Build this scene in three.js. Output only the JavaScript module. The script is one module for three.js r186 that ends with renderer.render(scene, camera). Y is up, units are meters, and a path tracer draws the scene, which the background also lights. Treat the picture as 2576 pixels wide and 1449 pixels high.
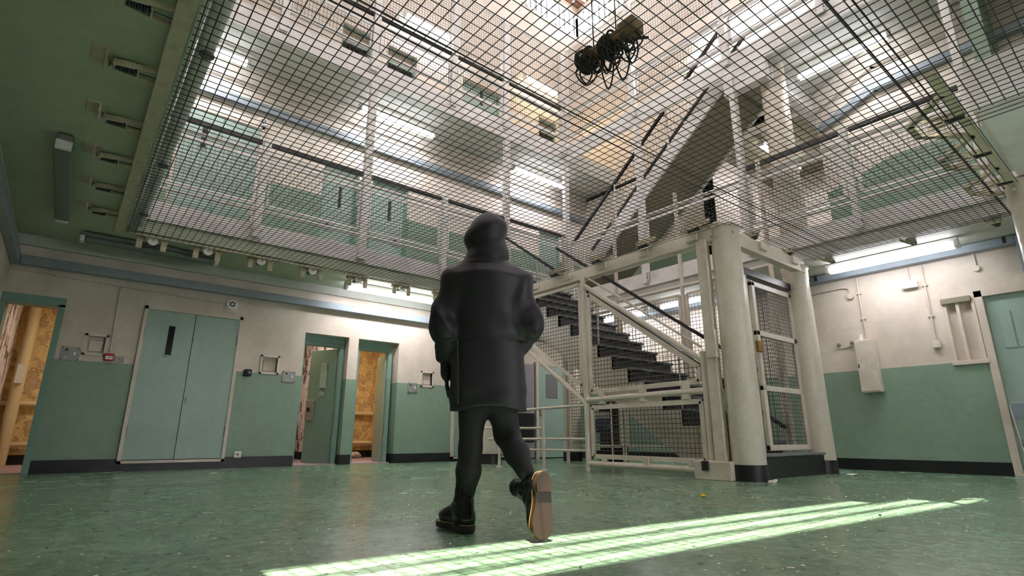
import * as THREE from 'three';
import { mergeGeometries } from 'three/addons/utils/BufferGeometryUtils.js';
import { RoundedBoxGeometry } from 'three/addons/geometries/RoundedBoxGeometry.js';
import { RectAreaLightUniformsLib } from 'three/addons/lights/RectAreaLightUniformsLib.js';
RectAreaLightUniformsLib.init();

// ---------------------------------------------------------------- camera, sky, sun, exposure
const scene = new THREE.Scene();
const camera = new THREE.PerspectiveCamera(56.02, 2576 / 1449, 0.05, 120);
camera.rotation.order = 'YXZ';
camera.position.set(0, 0.46, 0);
camera.rotation.set(THREE.MathUtils.degToRad(15.35), THREE.MathUtils.degToRad(-39), THREE.MathUtils.degToRad(0.14));
const renderer = new THREE.WebGLRenderer();
renderer.toneMapping = THREE.LinearToneMapping;
renderer.toneMappingExposure = 1.2;
renderer.shadowMap.enabled = true;
scene.background = new THREE.Color().setRGB(30, 29.2, 30.4);
const sun = new THREE.DirectionalLight(0xfff4e2, 23);
sun.position.set(2.6 - 0.05 * 20, 20, -1.9 + 0.1 * 20);
sun.target.position.set(2.6, 0, -1.8);
sun.shadow.radius = 0.8; sun.castShadow = true;
Object.assign(sun.shadow.camera, { left: -8, right: 8, top: 8, bottom: -8, near: 1, far: 40 });
sun.shadow.mapSize.set(2048, 2048);
scene.add(sun, sun.target);
const LAMP = 36;                                    // luminance of the fluorescent battens

// ---------------------------------------------------------------- helpers
let seed = 7;
const rnd = () => { seed = (seed * 1664525 + 1013904223) >>> 0; return seed / 4294967296; };
const V = (x, y, z) => new THREE.Vector3(x, y, z);
const used = {};
function numbered(n) { const k = used[n] = (used[n] ?? -1) + 1; return k ? n + '_' + String(k).padStart(3, '0') : n; }
function hash(x, y, s) { let h = (x * 374761393 + y * 668265263 + s * 2147483647) | 0; h = Math.imul(h ^ (h >>> 13), 1274126177); return ((h ^ (h >>> 16)) >>> 0) / 4294967296; }
function vnoise(x, y, per, s) {
  const xi = Math.floor(x), yi = Math.floor(y), fx = x - xi, fy = y - yi, m = v => ((v % per) + per) % per;
  const u = fx * fx * (3 - 2 * fx), v = fy * fy * (3 - 2 * fy);
  const a = hash(m(xi), m(yi), s), b = hash(m(xi + 1), m(yi), s), c = hash(m(xi), m(yi + 1), s), d = hash(m(xi + 1), m(yi + 1), s);
  return (a + (b - a) * u) * (1 - v) + (c + (d - c) * u) * v;
}
function fbm(x, y, per, s, oct = 5) { let r = 0, a = 0.5, t = 0; for (let i = 0; i < oct; i++) { r += a * vnoise(x, y, per, s + i); t += a; x *= 2; y *= 2; per *= 2; a *= 0.55; } return r / t; }
function tex(n, fn, srgb = true, rep = 1) {
  const d = new Uint8Array(n * n * 4);
  for (let j = 0; j < n; j++) for (let i = 0; i < n; i++) { const c = fn(i / n, j / n), o = (j * n + i) * 4; for (let k = 0; k < 3; k++) d[o + k] = Math.max(0, Math.min(255, (c.length ? c[k] : c) * 255)); d[o + 3] = 255; }
  const t = new THREE.DataTexture(d, n, n); t.wrapS = t.wrapT = THREE.RepeatWrapping; t.magFilter = THREE.LinearFilter; t.minFilter = THREE.LinearMipmapLinearFilter; t.generateMipmaps = true;
  if (srgb) t.colorSpace = THREE.SRGBColorSpace; t.repeat.set(rep, rep); t.needsUpdate = true; return t;
}
const hexrgb = h => [(h >> 16 & 255) / 255, (h >> 8 & 255) / 255, (h & 255) / 255];
const mixc = (a, b, t) => [0, 1, 2].map(i => a[i] + (b[i] - a[i]) * t);
function std(color, rough = 0.6, o = {}) { return new THREE.MeshStandardMaterial({ color, roughness: rough, ...o }); }
// painted surface: base colour with soft patches of grime and fine specks
function painted(hex, rough, { grime = 0.1, dirt = 0x6b5f48, spots = 0.0, s = 1, rep = 0.4, bump = 0.002, per = 6 } = {}) {
  const b = hexrgb(hex), d = hexrgb(dirt);
  const map = tex(384, (u, v) => {
    const n = fbm(u * per, v * per, per, s), f = fbm(u * 40, v * 40, 40, s + 9, 3), sp = vnoise(u * 96, v * 96, 96, s + 20);
    let c = mixc(b, d, Math.max(0, (n - 0.42) * 2) * grime + (f - 0.5) * 0.06);
    if (spots && sp > 1 - spots) c = mixc(c, d, 0.55);
    const k = 0.96 + 0.08 * f; return c.map(q => q * k);
  }, true, rep);
  const bm = tex(256, (u, v) => fbm(u * 30, v * 30, 30, s + 3, 4), false, rep * 2);
  return std(0xffffff, rough, { map, bumpMap: bm, bumpScale: bump });
}
const M = {
  cream: painted(0xdccfc2, 0.55, { grime: 0.16, s: 1 }),
  creamUp: painted(0xe8dfd4, 0.6, { grime: 0.12, s: 2 }),
  dado: painted(0x879f8c, 0.45, { grime: 0.13, dirt: 0x55685a, s: 3 }),
  black: painted(0x17171b, 0.4, { grime: 0.3, dirt: 0x3a3838, s: 4 }),
  teal: painted(0xa1b7ac, 0.42, { grime: 0.12, dirt: 0x4d7468, s: 5 }),
  tealDark: painted(0x7b9c90, 0.4, { grime: 0.12, dirt: 0x3d6255, s: 6 }),
  soffit: painted(0xb4bfa8, 0.6, { grime: 0.1, dirt: 0x7b8a6c, s: 7 }),
  soffitWhite: painted(0xbfc0b8, 0.6, { grime: 0.1, s: 8 }),
  white: painted(0xeeebe9, 0.42, { grime: 0.12, s: 9, rep: 0.8 }),
  steel: painted(0xdfd5c8, 0.38, { grime: 0.22, dirt: 0x8a6f4d, spots: 0.02, s: 10, rep: 0.9, bump: 0.001 }),
  column: painted(0xe2d8ca, 0.3, { grime: 0.16, dirt: 0x8b7a5f, spots: 0.008, s: 11, rep: 0.7, bump: 0.003 }),
  trunk: painted(0x8f9aa3, 0.45, { grime: 0.25, dirt: 0x5f656b, s: 12 }),
  grey: painted(0x77787a, 0.6, { grime: 0.2, s: 13 }),
  khaki: painted(0x8d8771, 0.65, { grime: 0.2, s: 14 }),
  wood: std(0x6b4a33, 0.6), rail: std(0x17181b, 0.35), plate: std(0x9d9c9a, 0.45, { metalness: 0.5 }),
  wire: std(0x2a2624, 0.5), meshwire: std(0x4b4742, 0.5), bracket: painted(0xc6bda4, 0.5, { grime: 0.35, dirt: 0x6d5636, s: 15, rep: 2 }),
  spring: std(0x4a5450, 0.4, { metalness: 0.6 }), rubber: std(0x1c1c1e, 0.7), red: std(0xb3222a, 0.4), paper: std(0xe8e6e0, 0.7),
  stair: painted(0x26272a, 0.5, { grime: 0.5, dirt: 0x55565a, s: 16 }), nosing: std(0x6a6c70, 0.45), brass: std(0x8d7238, 0.4, { metalness: 0.8 }),
  dark: std(0x1d1b20, 0.7), lilac: painted(0x9c95a0, 0.6, { s: 17 }), glass: new THREE.MeshPhysicalMaterial({ color: 0xffffff, transmission: 1, roughness: 0.05, thickness: 0, ior: 1.45 }),
  darkglass: std(0x101418, 0.12), pink: std(0xb59aa0, 0.5),
  rope: std(0x33302d, 0.8), timber: std(0x7d6a4a, 0.75),
};
const creamPeel = tex(768, (u, v) => {                    // yellow distemper flaking off white plaster
  const n = fbm(u * 16, v * 16, 16, 31, 6), f = fbm(u * 40, v * 40, 40, 35, 4), g = fbm(u * 3, v * 3, 3, 40, 4);
  let c = mixc([0.9, 0.78, 0.52], [0.95, 0.86, 0.66], g);
  if (n + 0.3 * f > 0.74) c = mixc([0.93, 0.87, 0.78], [0.72, 0.56, 0.36], f); else if (n + 0.3 * f > 0.715) c = [0.55, 0.4, 0.25];
  return c.map(q => q * (0.9 + 0.2 * f));
}, true, 0.5);
const whitePeel = tex(768, (u, v) => {
  const n = fbm(u * 10, v * 6, 30, 51, 6), f = fbm(u * 46, v * 46, 46, 55, 4);
  let c = [0.87, 0.84, 0.86]; if (n + 0.35 * f > 0.73) c = mixc([0.5, 0.38, 0.3], [0.25, 0.2, 0.2], f);
  return c.map(q => q * (0.92 + 0.16 * f));
}, true, 0.6);
const peelBump = tex(384, (u, v) => fbm(u * 14, v * 14, 14, 61, 5), false, 0.5);
M.peel = std(0xffffff, 0.5, { map: creamPeel, bumpMap: peelBump, bumpScale: 0.02 });
M.peelWhite = std(0xffffff, 0.5, { map: whitePeel, bumpMap: peelBump, bumpScale: 0.015 });
const floorMap = tex(1024, (u, v) => {
  const n = fbm(u * 5, v * 5, 5, 71, 6), m = fbm(u * 14, v * 14, 14, 75, 4), f = fbm(u * 90, v * 90, 90, 79, 3), st = fbm(u * 3, v * 60, 60, 83, 3);
  const S = q => Math.max(0, Math.min(1, (q - 0.5) * 2.6 + 0.5)), w = fbm(u * 7 + 2 * n, v * 7 + 2 * m, 64, 87, 5), fine = fbm(u * 180, v * 180, 180, 88, 2);
  let c = mixc([0.42, 0.545, 0.44], [0.475, 0.6, 0.49], S(n)); c = mixc(c, [0.43, 0.49, 0.39], 0.2 * S(m - 0.08)); c = mixc(c, [0.66, 0.73, 0.64], 0.02 * S(st - 0.1) + 0.03 * S(w - 0.1));
  if (fine > 0.8) c = mixc(c, [0.78, 0.8, 0.72], 0.6); else if (fine < 0.19) c = mixc(c, [0.2, 0.24, 0.2], 0.5);
  return c.map(q => q * (0.92 + 0.16 * S(f)));
}, true, 0.25);
const floorRough = tex(512, (u, v) => { const n = fbm(u * 6, v * 6, 6, 91, 5), s = fbm(u * 5, v * 70, 70, 95, 3); return [0, 0.2 + 0.12 * n, 0]; }, false, 0.25);
M.floor = std(0xffffff, 1, { map: floorMap, roughnessMap: floorRough, bumpMap: tex(256, (u, v) => fbm(u * 20, v * 20, 20, 99, 4), false, 0.5), bumpScale: 0.0015 });

const clean = g => { const h = g.index ? g.toNonIndexed() : g; for (const k of Object.keys(h.attributes)) if (!['position', 'normal', 'uv'].includes(k)) h.deleteAttribute(k); return h; };
function metreUV(g) {                                      // texture coordinates in metres, by the way a face points
  const p = g.attributes.position, n = g.attributes.normal, uv = new Float32Array(p.count * 2);
  for (let i = 0; i < p.count; i++) {
    const ax = Math.abs(n.getX(i)), ay = Math.abs(n.getY(i)), az = Math.abs(n.getZ(i)), x = p.getX(i), y = p.getY(i), z = p.getZ(i);
    if (ay >= ax && ay >= az) { uv[2 * i] = x; uv[2 * i + 1] = z; } else if (ax >= az) { uv[2 * i] = z; uv[2 * i + 1] = y; } else { uv[2 * i] = x; uv[2 * i + 1] = y; }
  }
  g.setAttribute('uv', new THREE.BufferAttribute(uv, 2)); return g;
}
function mesh(name, geos, m, parent = scene) {
  const list = (Array.isArray(geos) ? geos : [geos]).map(clean);
  const g = list.length > 1 ? mergeGeometries(list) : list[0];
  if (m.map) metreUV(g);
  const o = new THREE.Mesh(g, m); o.name = parent === scene ? numbered(name) : name; o.castShadow = o.receiveShadow = true; parent.add(o); return o;
}
function tag(o, label, category, group, kind) { o.userData = { label, category }; if (group) o.userData.group = group; if (kind) o.userData.kind = kind; return o; }
function thing(name, label, category, pos = [0, 0, 0], turn = 0, group, kind) { const o = new THREE.Group(); o.name = numbered(name); o.position.set(...pos); o.rotation.y = turn; scene.add(o); return tag(o, label, category, group, kind); }
const struct = (name, geos, m, label, cat = 'structure', parent = scene) => { const o = mesh(name, geos, m, parent); if (parent === scene) tag(o, label, cat, null, 'structure'); return o; };
const bx = (x0, x1, y0, y1, z0, z1) => new THREE.BoxGeometry(Math.abs(x1 - x0), Math.abs(y1 - y0), Math.abs(z1 - z0)).translate((x0 + x1) / 2, (y0 + y1) / 2, (z0 + z1) / 2);
const rb = (x0, x1, y0, y1, z0, z1, r = 0.008) => new RoundedBoxGeometry(Math.abs(x1 - x0), Math.abs(y1 - y0), Math.abs(z1 - z0), 2, Math.min(r, Math.abs(x1 - x0) / 2.1, Math.abs(y1 - y0) / 2.1, Math.abs(z1 - z0) / 2.1)).translate((x0 + x1) / 2, (y0 + y1) / 2, (z0 + z1) / 2);
function rod(a, b, r, n = 8, r2 = r) { const d = b.clone().sub(a), L = d.length(); return new THREE.CylinderGeometry(r2, r, L, n, 1).applyQuaternion(new THREE.Quaternion().setFromUnitVectors(V(0, 1, 0), d.normalize())).translate((a.x + b.x) / 2, (a.y + b.y) / 2, (a.z + b.z) / 2); }
const tube = (pts, r, seg = 24, rad = 8, closed = false) => new THREE.TubeGeometry(new THREE.CatmullRomCurve3(pts, closed), seg, r, rad, closed);
function bar(a, b, w, h) { const d = b.clone().sub(a), L = d.length(), m = new THREE.Matrix4().lookAt(a, b, V(0, 1, 0)); return new THREE.BoxGeometry(w, h, L).applyMatrix4(m).translate((a.x + b.x) / 2, (a.y + b.y) / 2, (a.z + b.z) / 2); }
// cells of a rectangle left over by rectangular holes: [u0,u1,v0,v1]
function leftover(u0, u1, v0, v1, holes) {
  const us = [...new Set([u0, u1, ...holes.flatMap(h => [h[0], h[1]])])].filter(u => u >= u0 && u <= u1).sort((a, b) => a - b), out = [];
  for (let i = 0; i + 1 < us.length; i++) {
    let c = v0; const a = us[i], b = us[i + 1];
    for (const h of holes.filter(h => h[0] < b - 1e-6 && h[1] > a + 1e-6 && h[3] > v0 && h[2] < v1).sort((p, q) => p[2] - q[2])) { if (h[2] > c) out.push([a, b, c, h[2]]); c = Math.max(c, h[3]); }
    if (c < v1 - 1e-6) out.push([a, b, c, v1]);
  }
  return out;
}
const ORD = ['first', 'second', 'third', 'fourth', 'fifth', 'sixth', 'seventh', 'eighth', 'ninth', 'tenth'];

// ---------------------------------------------------------------- levels and planes (metres)
const ZA = -9.2, XC = -0.84, XB = 9.3, XE = 9.95, EA = -8.1, EB = 8.15, EC = 0.24, ED = -0.62, NET = 2.95;
const Y1 = 3.0, Y2 = 3.45, Y3 = 6.6, Y4 = 7.0, YR = 12.8;

// ---------------------------------------------------------------- floor, walls, slabs, roof
struct('floor', bx(XC - 0.3, 12.2, -0.2, 0, ZA - 3, 4.2), M.floor, 'worn glossy green painted concrete floor', 'floor');
{ // wall with the cell doors (facing +z)
  const g = new THREE.Group(); g.name = 'wall_left'; scene.add(g); tag(g, 'long ground floor wall with cell doors, cream above a green dado', 'wall', null, 'structure');
  const holes = [[-0.80, -0.2, -1, 2.13], [2.97, 3.74, -1, 2.15], [3.92, 4.72, -1, 2.15], [0.1, 0.3, 1.53, 1.76], [2.34, 2.57, 1.44, 1.68], [5.24, 5.46, 1.4, 1.64]];
  const band = (a, b, f, m, n, h = holes) => mesh(n, leftover(XC - 0.3, XE, a, b, h).map(r => bx(r[0], r[1], r[2], r[3], ZA - 0.32, ZA + f)), m, g);
  band(0, 0.16, 0.014, M.black, 'baseboard', holes); band(0.16, 1.42, 0.003, M.dado, 'dado'); band(1.42, Y1, 0, M.cream, 'upper_wall');
  mesh('cornice', bx(XC, XE, 2.86, Y1, ZA, ZA + 0.05), M.soffitWhite, g);
  for (const h of holes.slice(3)) { mesh('vent_recess', bx(h[0], h[1], h[2], h[3], ZA - 0.3, ZA - 0.06), M.cream, g); }
}
{ // wall opposite the stair (facing -x)
  const g = new THREE.Group(); g.name = 'wall_right'; scene.add(g); tag(g, 'ground floor wall right of the columns, cream above a green dado', 'wall', null, 'structure');
  const holes = [[-1.5, -0.55, -1, 2.3], [-8.5, -7.75, -1, 2.05], [-1.9, -1.6, 1.44, 2.24]];
  const band = (a, b, f, m, n) => mesh(n, leftover(ZA, 4, a, b, holes).map(r => bx(XB - f, XB + 0.3, r[2], r[3], r[0], r[1])), m, g);
  band(0, 0.16, 0.014, M.black, 'baseboard'); band(0.16, 1.44, 0.003, M.dado, 'dado'); band(1.44, Y1, 0, M.cream, 'upper_wall');
  mesh('side_room', [bx(XB + 0.3, XB + 2.2, 0, 2.5, -9.1, -9.0), bx(XB + 0.3, XB + 2.2, 0, 2.5, -7.3, -7.2), bx(XB + 2.2, XB + 2.3, 0, 2.5, -9.1, -7.2), bx(XB + 0.3, XB + 2.3, 2.5, 2.6, -9.1, -7.2)], M.cream, g);
}
{ // left side wall
  const g = new THREE.Group(); g.name = 'wall_side'; scene.add(g); tag(g, 'dim side wall at far left, cream above a green dado', 'wall', null, 'structure');
  for (const [a, b, m, n] of [[0, 0.16, M.black, 'baseboard'], [0.16, 1.42, M.dado, 'dado'], [1.42, Y1, M.cream, 'upper_wall']]) mesh(n, bx(XC - 0.3, XC, a, b, ZA, 4), m, g);
}
{ const g = new THREE.Group(); g.name = 'wall_back'; scene.add(g); tag(g, 'wall behind the viewer, cream above a green dado', 'wall', null, 'structure');
  for (const [a, b, m, n] of [[0, 1.42, M.dado, 'dado'], [1.42, Y1, M.cream, 'upper_wall']]) mesh(n, leftover(XC, XB, a, b, [[3.6, 5.0, 1.2, 2.2]]).map(r => bx(r[0], r[1], r[2], r[3], 4, 4.3)), m, g);
  const w = new THREE.Group(); w.name = 'window_35'; scene.add(w); tag(w, 'barred daylight window in the wall behind the viewer', 'window', null, 'structure'); mesh('frame', [bx(3.6, 3.66, 1.2, 2.2, 4.05, 4.15), bx(4.94, 5.0, 1.2, 2.2, 4.05, 4.15), bx(3.6, 5.0, 1.2, 1.26, 4.05, 4.15), bx(3.6, 5.0, 2.14, 2.2, 4.05, 4.15)], M.white, w); for (const x of [3.9, 4.16, 4.42, 4.68]) mesh('bar', bx(x - 0.012, x + 0.012, 1.26, 2.14, 4.08, 4.11), M.white, w); mesh('pane', bx(3.66, 4.94, 1.26, 2.14, 4.12, 4.125), M.glass, w); }
// gallery slabs: soffit, slab and fascia
for (const [lo, hi, word, sm] of [[Y1, Y2, 'first', M.soffit], [Y3, Y4, 'second', M.soffitWhite]]) {
  const t = word === 'first' ? lo + 0.18 : lo, f = 0.035;
  const s = (n, box, m, label) => struct(n, box, m, label, 'slab');
  s('ceiling_' + (word === 'first' ? 'left' : 'upper_left'), bx(XC, XE, lo, hi - 0.01, ZA, EA), sm, word + ' gallery slab along the cell wall');
  s('ceiling_' + (word === 'first' ? 'side' : 'upper_side'), bx(XC, EC, lo, hi - 0.01, EA, 4), sm, word + ' gallery slab over the far left side');
  s('ceiling_' + (word === 'first' ? 'right' : 'upper_right'), bx(EB, XE, lo, hi - 0.01, word === 'first' ? EA : -3.5, 4), M.soffitWhite, word + ' gallery slab beyond the staircase');
  s('ceiling_' + (word === 'first' ? 'near' : 'upper_near'), word === 'first' ? [bx(EC, 5.4, lo, hi - 0.01, 0.3, 4), bx(5.4, EB, lo, hi - 0.01, ED, 4)] : bx(EC, EB, lo, hi - 0.01, 0.1, 0.9), M.white, word + ' gallery slab on the near side');
  s('trim_1', bx(EC, EB, t, hi, EA, EA + f), M.white, word + ' gallery white fascia along the cell wall side');
  s('trim_2', bx(EB - f, EB, t, hi, EA, ED), M.white, word + ' gallery white fascia beyond the staircase');
  s('trim_3', bx(EC, EC + 0.05, t - 0.12, hi, EA, ED), M.white, word + ' gallery white fascia on the far left side');
  if (word === 'first') s('trim_4', [bx(5.4, EB, t - 0.14, hi, ED - f, ED), bx(5.36, 5.4, t - 0.14, hi, ED - f, 0.3), bx(EC, 5.4, t - 0.14, hi, 0.26, 0.3)], M.white, 'first gallery white fascia at the near right');
}
{ // gallery walls
  const g = new THREE.Group(); g.name = 'wall_left_upper'; scene.add(g); tag(g, 'upper gallery wall above the cell doors, cream over a green dado', 'wall', null, 'structure');
  const h2 = [[3.0, 3.68, 0, 5.4], [3.95, 4.75, 0, 5.35], [8.3, 9.02, 0, 5.4]], h3 = [[3.08, 3.7, 0, 8.5], [4.06, 4.76, 0, 8.48], [8.33, 8.97, 0, 8.5], [5.97, 7.08, 0, 8.55]];
  const band = (a, b, m, n, h, d = 0) => mesh(n, leftover(XC - 0.3, XE + 0.3, a, b, h).map(r => bx(r[0], r[1], r[2], r[3], ZA - 0.25, ZA + d)), m, g);
  band(Y2 - 0.05, 4.66, M.dado, 'dado', h2, 0.003); band(4.66, Y3, M.creamUp, 'upper_wall', h2); band(Y4 - 0.05, 7.75, M.dado, 'dado', h3, 0.003);
  const wins = []; for (let k = 0; k < 9; k++) wins.push([0.2 + k * 1.1, 1.2 + k * 1.1, 11.72, 12.55]);
  band(7.75, YR, M.creamUp, 'clerestory_wall', [...h3, ...wins]);
  mesh('backing', leftover(XC, XE, Y2 - 0.05, 9, [h3[0], h3[1], h3[2]].map(h => [h[0], h[1], Y4, h[3]])).map(r => bx(r[0], r[1], r[2], r[3], ZA - 0.3, ZA - 0.25)), M.tealDark, g);
  for (const h of h3.slice(0, 3)) { const a = h[0] - 0.15, b = h[1] + 0.15, z0 = ZA - 1.9, z1 = ZA - 0.3; mesh('cell_shell', [bx(a - 0.05, a, Y4 - 0.05, 8.8, z0, z1), bx(b, b + 0.05, Y4 - 0.05, 8.8, z0, z1), bx(a, b, Y4 - 0.05, 8.8, z0 - 0.05, z0), bx(a, b, 8.75, 8.8, z0, z1), bx(a, b, Y4 - 0.05, Y4, z0, z1)], M.creamUp, g); }
  mesh('cornice', bx(XC, XE, 6.3, Y3, ZA, ZA + 0.07), M.creamUp, g);
}
{ const g = new THREE.Group(); g.name = 'wall_right_upper'; scene.add(g); tag(g, 'upper gallery wall beyond the staircase with a chamfered corner', 'wall', null, 'structure');
  const seg = (x0, z0, x1, z1, a, b, m, n) => mesh(n, bar(V(x0 + 0.1, (a + b) / 2, z0), V(x1 + 0.1, (a + b) / 2, z1), 0.2, b - a), m, g);
  for (const [a, b, m, n] of [[Y2 - 0.05, 4.66, M.dado, 'dado'], [4.66, Y3, M.creamUp, 'upper_wall']]) { seg(XB, 0.9, XB, -2.2, a, b, m, n); seg(XB, -2.15, XE, -3.3, a, b, m, n); seg(XE, -5.6, XE, ZA, a, b, m, n); mesh(n, bx(XE, 13, a, b, -5.75, -5.6), m, g); mesh(n, bx(XE, 13, a, b, -3.3, -3.15), m, g); mesh(n, bx(13, 13.15, a, b, -5.75, -3.15), m, g); }
  mesh('corridor_floor', bx(XE, 13, Y2 - 0.15, Y2 - 0.01, -5.75, -3.15), M.grey, g); mesh('corridor_ceiling', [bx(XE, 13, Y3 - 0.05, Y3 + 0.1, -5.75, -3.15), bx(EB, XE, Y3, Y4 - 0.01, -4.05, -3.5)], M.khaki, g); mesh('corridor_beam', bx(8.3, 13, 6.18, Y3 + 0.02, -3.5, -3.32), M.white, g);
  const wins = []; for (let k = 0; k < 8; k++) wins.push([-9 + k * 1.1, -8 + k * 1.1, 11.72, 12.55]);
  mesh('upper_wall', leftover(ZA - 0.2, 0.9, Y3 - 0.1, YR, wins).map(r => bx(XE, XE + 0.25, r[2], r[3], r[0], r[1])), M.creamUp, g);
  mesh('cornice', [bar(V(XB - 0.04, 6.42, 0.9), V(XB - 0.04, 6.42, -2.2), 0.1, 0.34), bar(V(XB - 0.04, 6.42, -2.15), V(XE - 0.04, 6.42, -3.3), 0.1, 0.34)], M.creamUp, g);
}
{ const g = new THREE.Group(); g.name = 'wall_side_upper'; scene.add(g); tag(g, 'upper gallery wall on the far left side', 'wall', null, 'structure'); const w1 = [], w2 = []; for (let k = 0; k < 9; k++) { w1.push([-9 + k * 1.1, -8 + k * 1.1, 11.72, 12.55]); w2.push([0.2 + k * 1.1, 1.2 + k * 1.1, 11.72, 12.55]); } w1.length = 8;
  mesh('upper_wall', leftover(ZA, 0.9, Y2, YR, w1).map(r => bx(XC - 0.3, XC, r[2], r[3], r[0], r[1])), M.creamUp, g); mesh('return_wall', leftover(XC, XE, Y3, YR, w2).map(r => bx(r[0], r[1], r[2], r[3], 0.9, 1.2)), M.creamUp, g); mesh('return_dado', bx(XC, XE, Y2, Y3, 0.9, 1.2), M.dado, g); }
struct('wall_partition', bx(EB + 0.1, XB, Y2, Y3, -0.86, -0.7), M.dado, 'green partition wall at the end of the right gallery', 'wall');
// roof with three narrow rooflight slots
{ const sh = new THREE.Shape([[XC - 0.3, ZA - 0.3], [XE + 0.3, ZA - 0.3], [XE + 0.3, 1.2], [XC - 0.3, 1.2]].map(p => new THREE.Vector2(p[0], -p[1])));
  const off = [-0.05 * YR, 0.1 * YR];
  for (const k of [-1, 0, 1]) { const p = (x, z) => new THREE.Vector2(x + off[0], -(z + off[1])), c = (x) => -1.9 + (x - 1.3) * 0.1 + k * 0.2, e = 4.7 + (k + 1) * 0.5;
    sh.holes.push(new THREE.Path([p(0.35, c(0.35) - 0.075), p(e, c(e) - 0.06), p(e, c(e) + 0.06), p(0.35, c(0.35) + 0.075)])); }
  const g = new THREE.ExtrudeGeometry(sh, { depth: 0.05, bevelEnabled: false }).rotateX(-Math.PI / 2).translate(0, YR, 0);
  struct('ceiling', g, M.wood, 'brown boarded roof high above the galleries', 'roof');
  const tr = []; for (let i = 0; i < 10; i++) { const x = 5.5 + i * 0.45; tr.push(bar(V(x, YR - 0.12, ZA + 0.2), V(x, YR - 0.12, 0.8), 0.05, 0.06)); } for (let i = 0; i < 18; i++) tr.push(bar(V(5.3, YR - 0.2, ZA + 0.5 + i * 0.45), V(XE - 0.2, YR - 0.2, ZA + 0.5 + i * 0.45), 0.04, 0.05));
  tag(mesh('roof_truss', tr, M.white), 'white lattice of roof beams under the brown roof', 'roof truss', null, 'structure');
}
// clerestory windows: frame with vertical bars and glass
for (let s = 0; s < 4; s++) for (let k = 0; k < (s & 1 ? 8 : 9); k++) {
  const g = new THREE.Group(); g.name = 'window_' + ([0, 9, 17, 26][s] + k + 1); scene.add(g);
  const u0 = s & 1 ? -9 + k * 1.1 : 0.2 + k * 1.1; tag(g, 'tall clerestory window ' + ['above the cell wall, ', 'on the staircase side, ', 'on the near side out of view, ', 'on the far left side out of view, '][s] + (ORD[k]) + ' from the ' + (s & 1 ? 'far corner' : 'left'), 'window', null, 'structure');
  const map = (a, b, y0, y1, d0, d1) => s === 1 ? bx(XE + d0, XE + d1, y0, y1, u0 + a, u0 + b) : s === 0 ? bx(u0 + a, u0 + b, y0, y1, ZA - d1, ZA - d0) : s === 2 ? bx(u0 + a, u0 + b, y0, y1, 0.9 + d0, 0.9 + d1) : bx(XC - d1, XC - d0, y0, y1, u0 + a, u0 + b);
  mesh('frame', [map(0, 1, 11.72, 11.77, 0, 0.12), map(0, 1, 12.5, 12.55, 0, 0.12), map(0, 0.05, 11.72, 12.55, 0, 0.12), map(0.95, 1, 11.72, 12.55, 0, 0.12)], M.white, g);
  for (let b = 1; b < 5; b++) mesh('bar', map(b * 0.2 - 0.03, b * 0.2 + 0.03, 11.77, 12.5, 0.02, 0.08), M.trunk, g);
  mesh('pane', map(0.05, 0.95, 11.77, 12.5, 0.1, 0.105), M.glass, g);
}

// ---------------------------------------------------------------- cells behind the ground floor wall
function cell(x0, x1, word, peel, pipes, lampX) {
  const zb = -11.9, zf = ZA - 0.32, g = new THREE.Group(); g.name = numbered('cell_room'); scene.add(g); tag(g, 'small cell with flaking yellow walls ' + word, 'cell', null, 'structure');
  mesh('wall_left', bx(x0 - 0.04, x0, 0, 2.7, zb, zf), peel, g); mesh('wall_right', bx(x1, x1 + 0.04, 0, 2.7, zb, zf), pipes === 2 ? M.peelWhite : M.peel, g);
  mesh('wall_back', bx(x0, x1, 0, 2.7, zb - 0.1, zb), pipes === 2 ? M.peelWhite : M.peel, g); mesh('ceiling', bx(x0, x1, 2.7, 2.8, zb, zf), M.cream, g);
  mesh('floor', bx(x0, x1, 0.0, 0.012, zb, ZA - 0.15), M.pink, g);
  mesh('baseboard', [bx(x0, x1, 0, 0.16, zb, zb + 0.015), bx(x0, x0 + 0.015, 0, 0.16, zb, zf), bx(x1 - 0.015, x1, 0, 0.16, zb, zf)], M.black, g);
  if (pipes !== 2) { const p = thing('heating_pipe', 'pair of cream heating pipes low on the back wall ' + word, 'pipe', [0, 0, 0]);
    for (const y of [0.32, 0.95]) mesh('pipe', rod(V(x0, y, zb + 0.09), V(x1, y, zb + 0.09), 0.042, 14), M.creamYellow, p);
    mesh('riser', rod(V(x0 + (pipes === 1 ? 0.16 : 0.9), 0.32, zb + 0.07), V(x0 + (pipes === 1 ? 0.16 : 0.9), 0.95, zb + 0.07), 0.018, 8), M.creamYellow, p); }
  const L = thing('cell_lamp', 'cell ceiling lamp ' + word, 'lamp', [lampX, 2.62, -10.4]);
  mesh('fitting', rb(-0.2, 0.2, 0, 0.08, -0.2, 0.2), M.white, L); mesh('diffuser', rb(-0.17, 0.17, -0.03, 0, -0.17, 0.17), M.cellGlow, L);
  const a = new THREE.RectAreaLight(0xfff0da, 36, 0.34, 0.34); a.position.set(0, -0.045, 0); a.rotation.x = -Math.PI / 2; L.add(a);
}
M.creamYellow = std(0xe4d2a6, 0.45); M.cellGlow = std(0xfff2dd, 0.5, { emissive: 0xffe2b0, emissiveIntensity: 3 });
cell(-0.78, 1.2, 'behind the far left doorway', M.peelWhite, 1, 0.5);
cell(2.2, 3.8, 'behind the half open cell door', M.peel, 2, 3.0);
cell(3.95, 5.5, 'behind the fully open doorway', M.peel, 0, 4.6);
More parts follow.
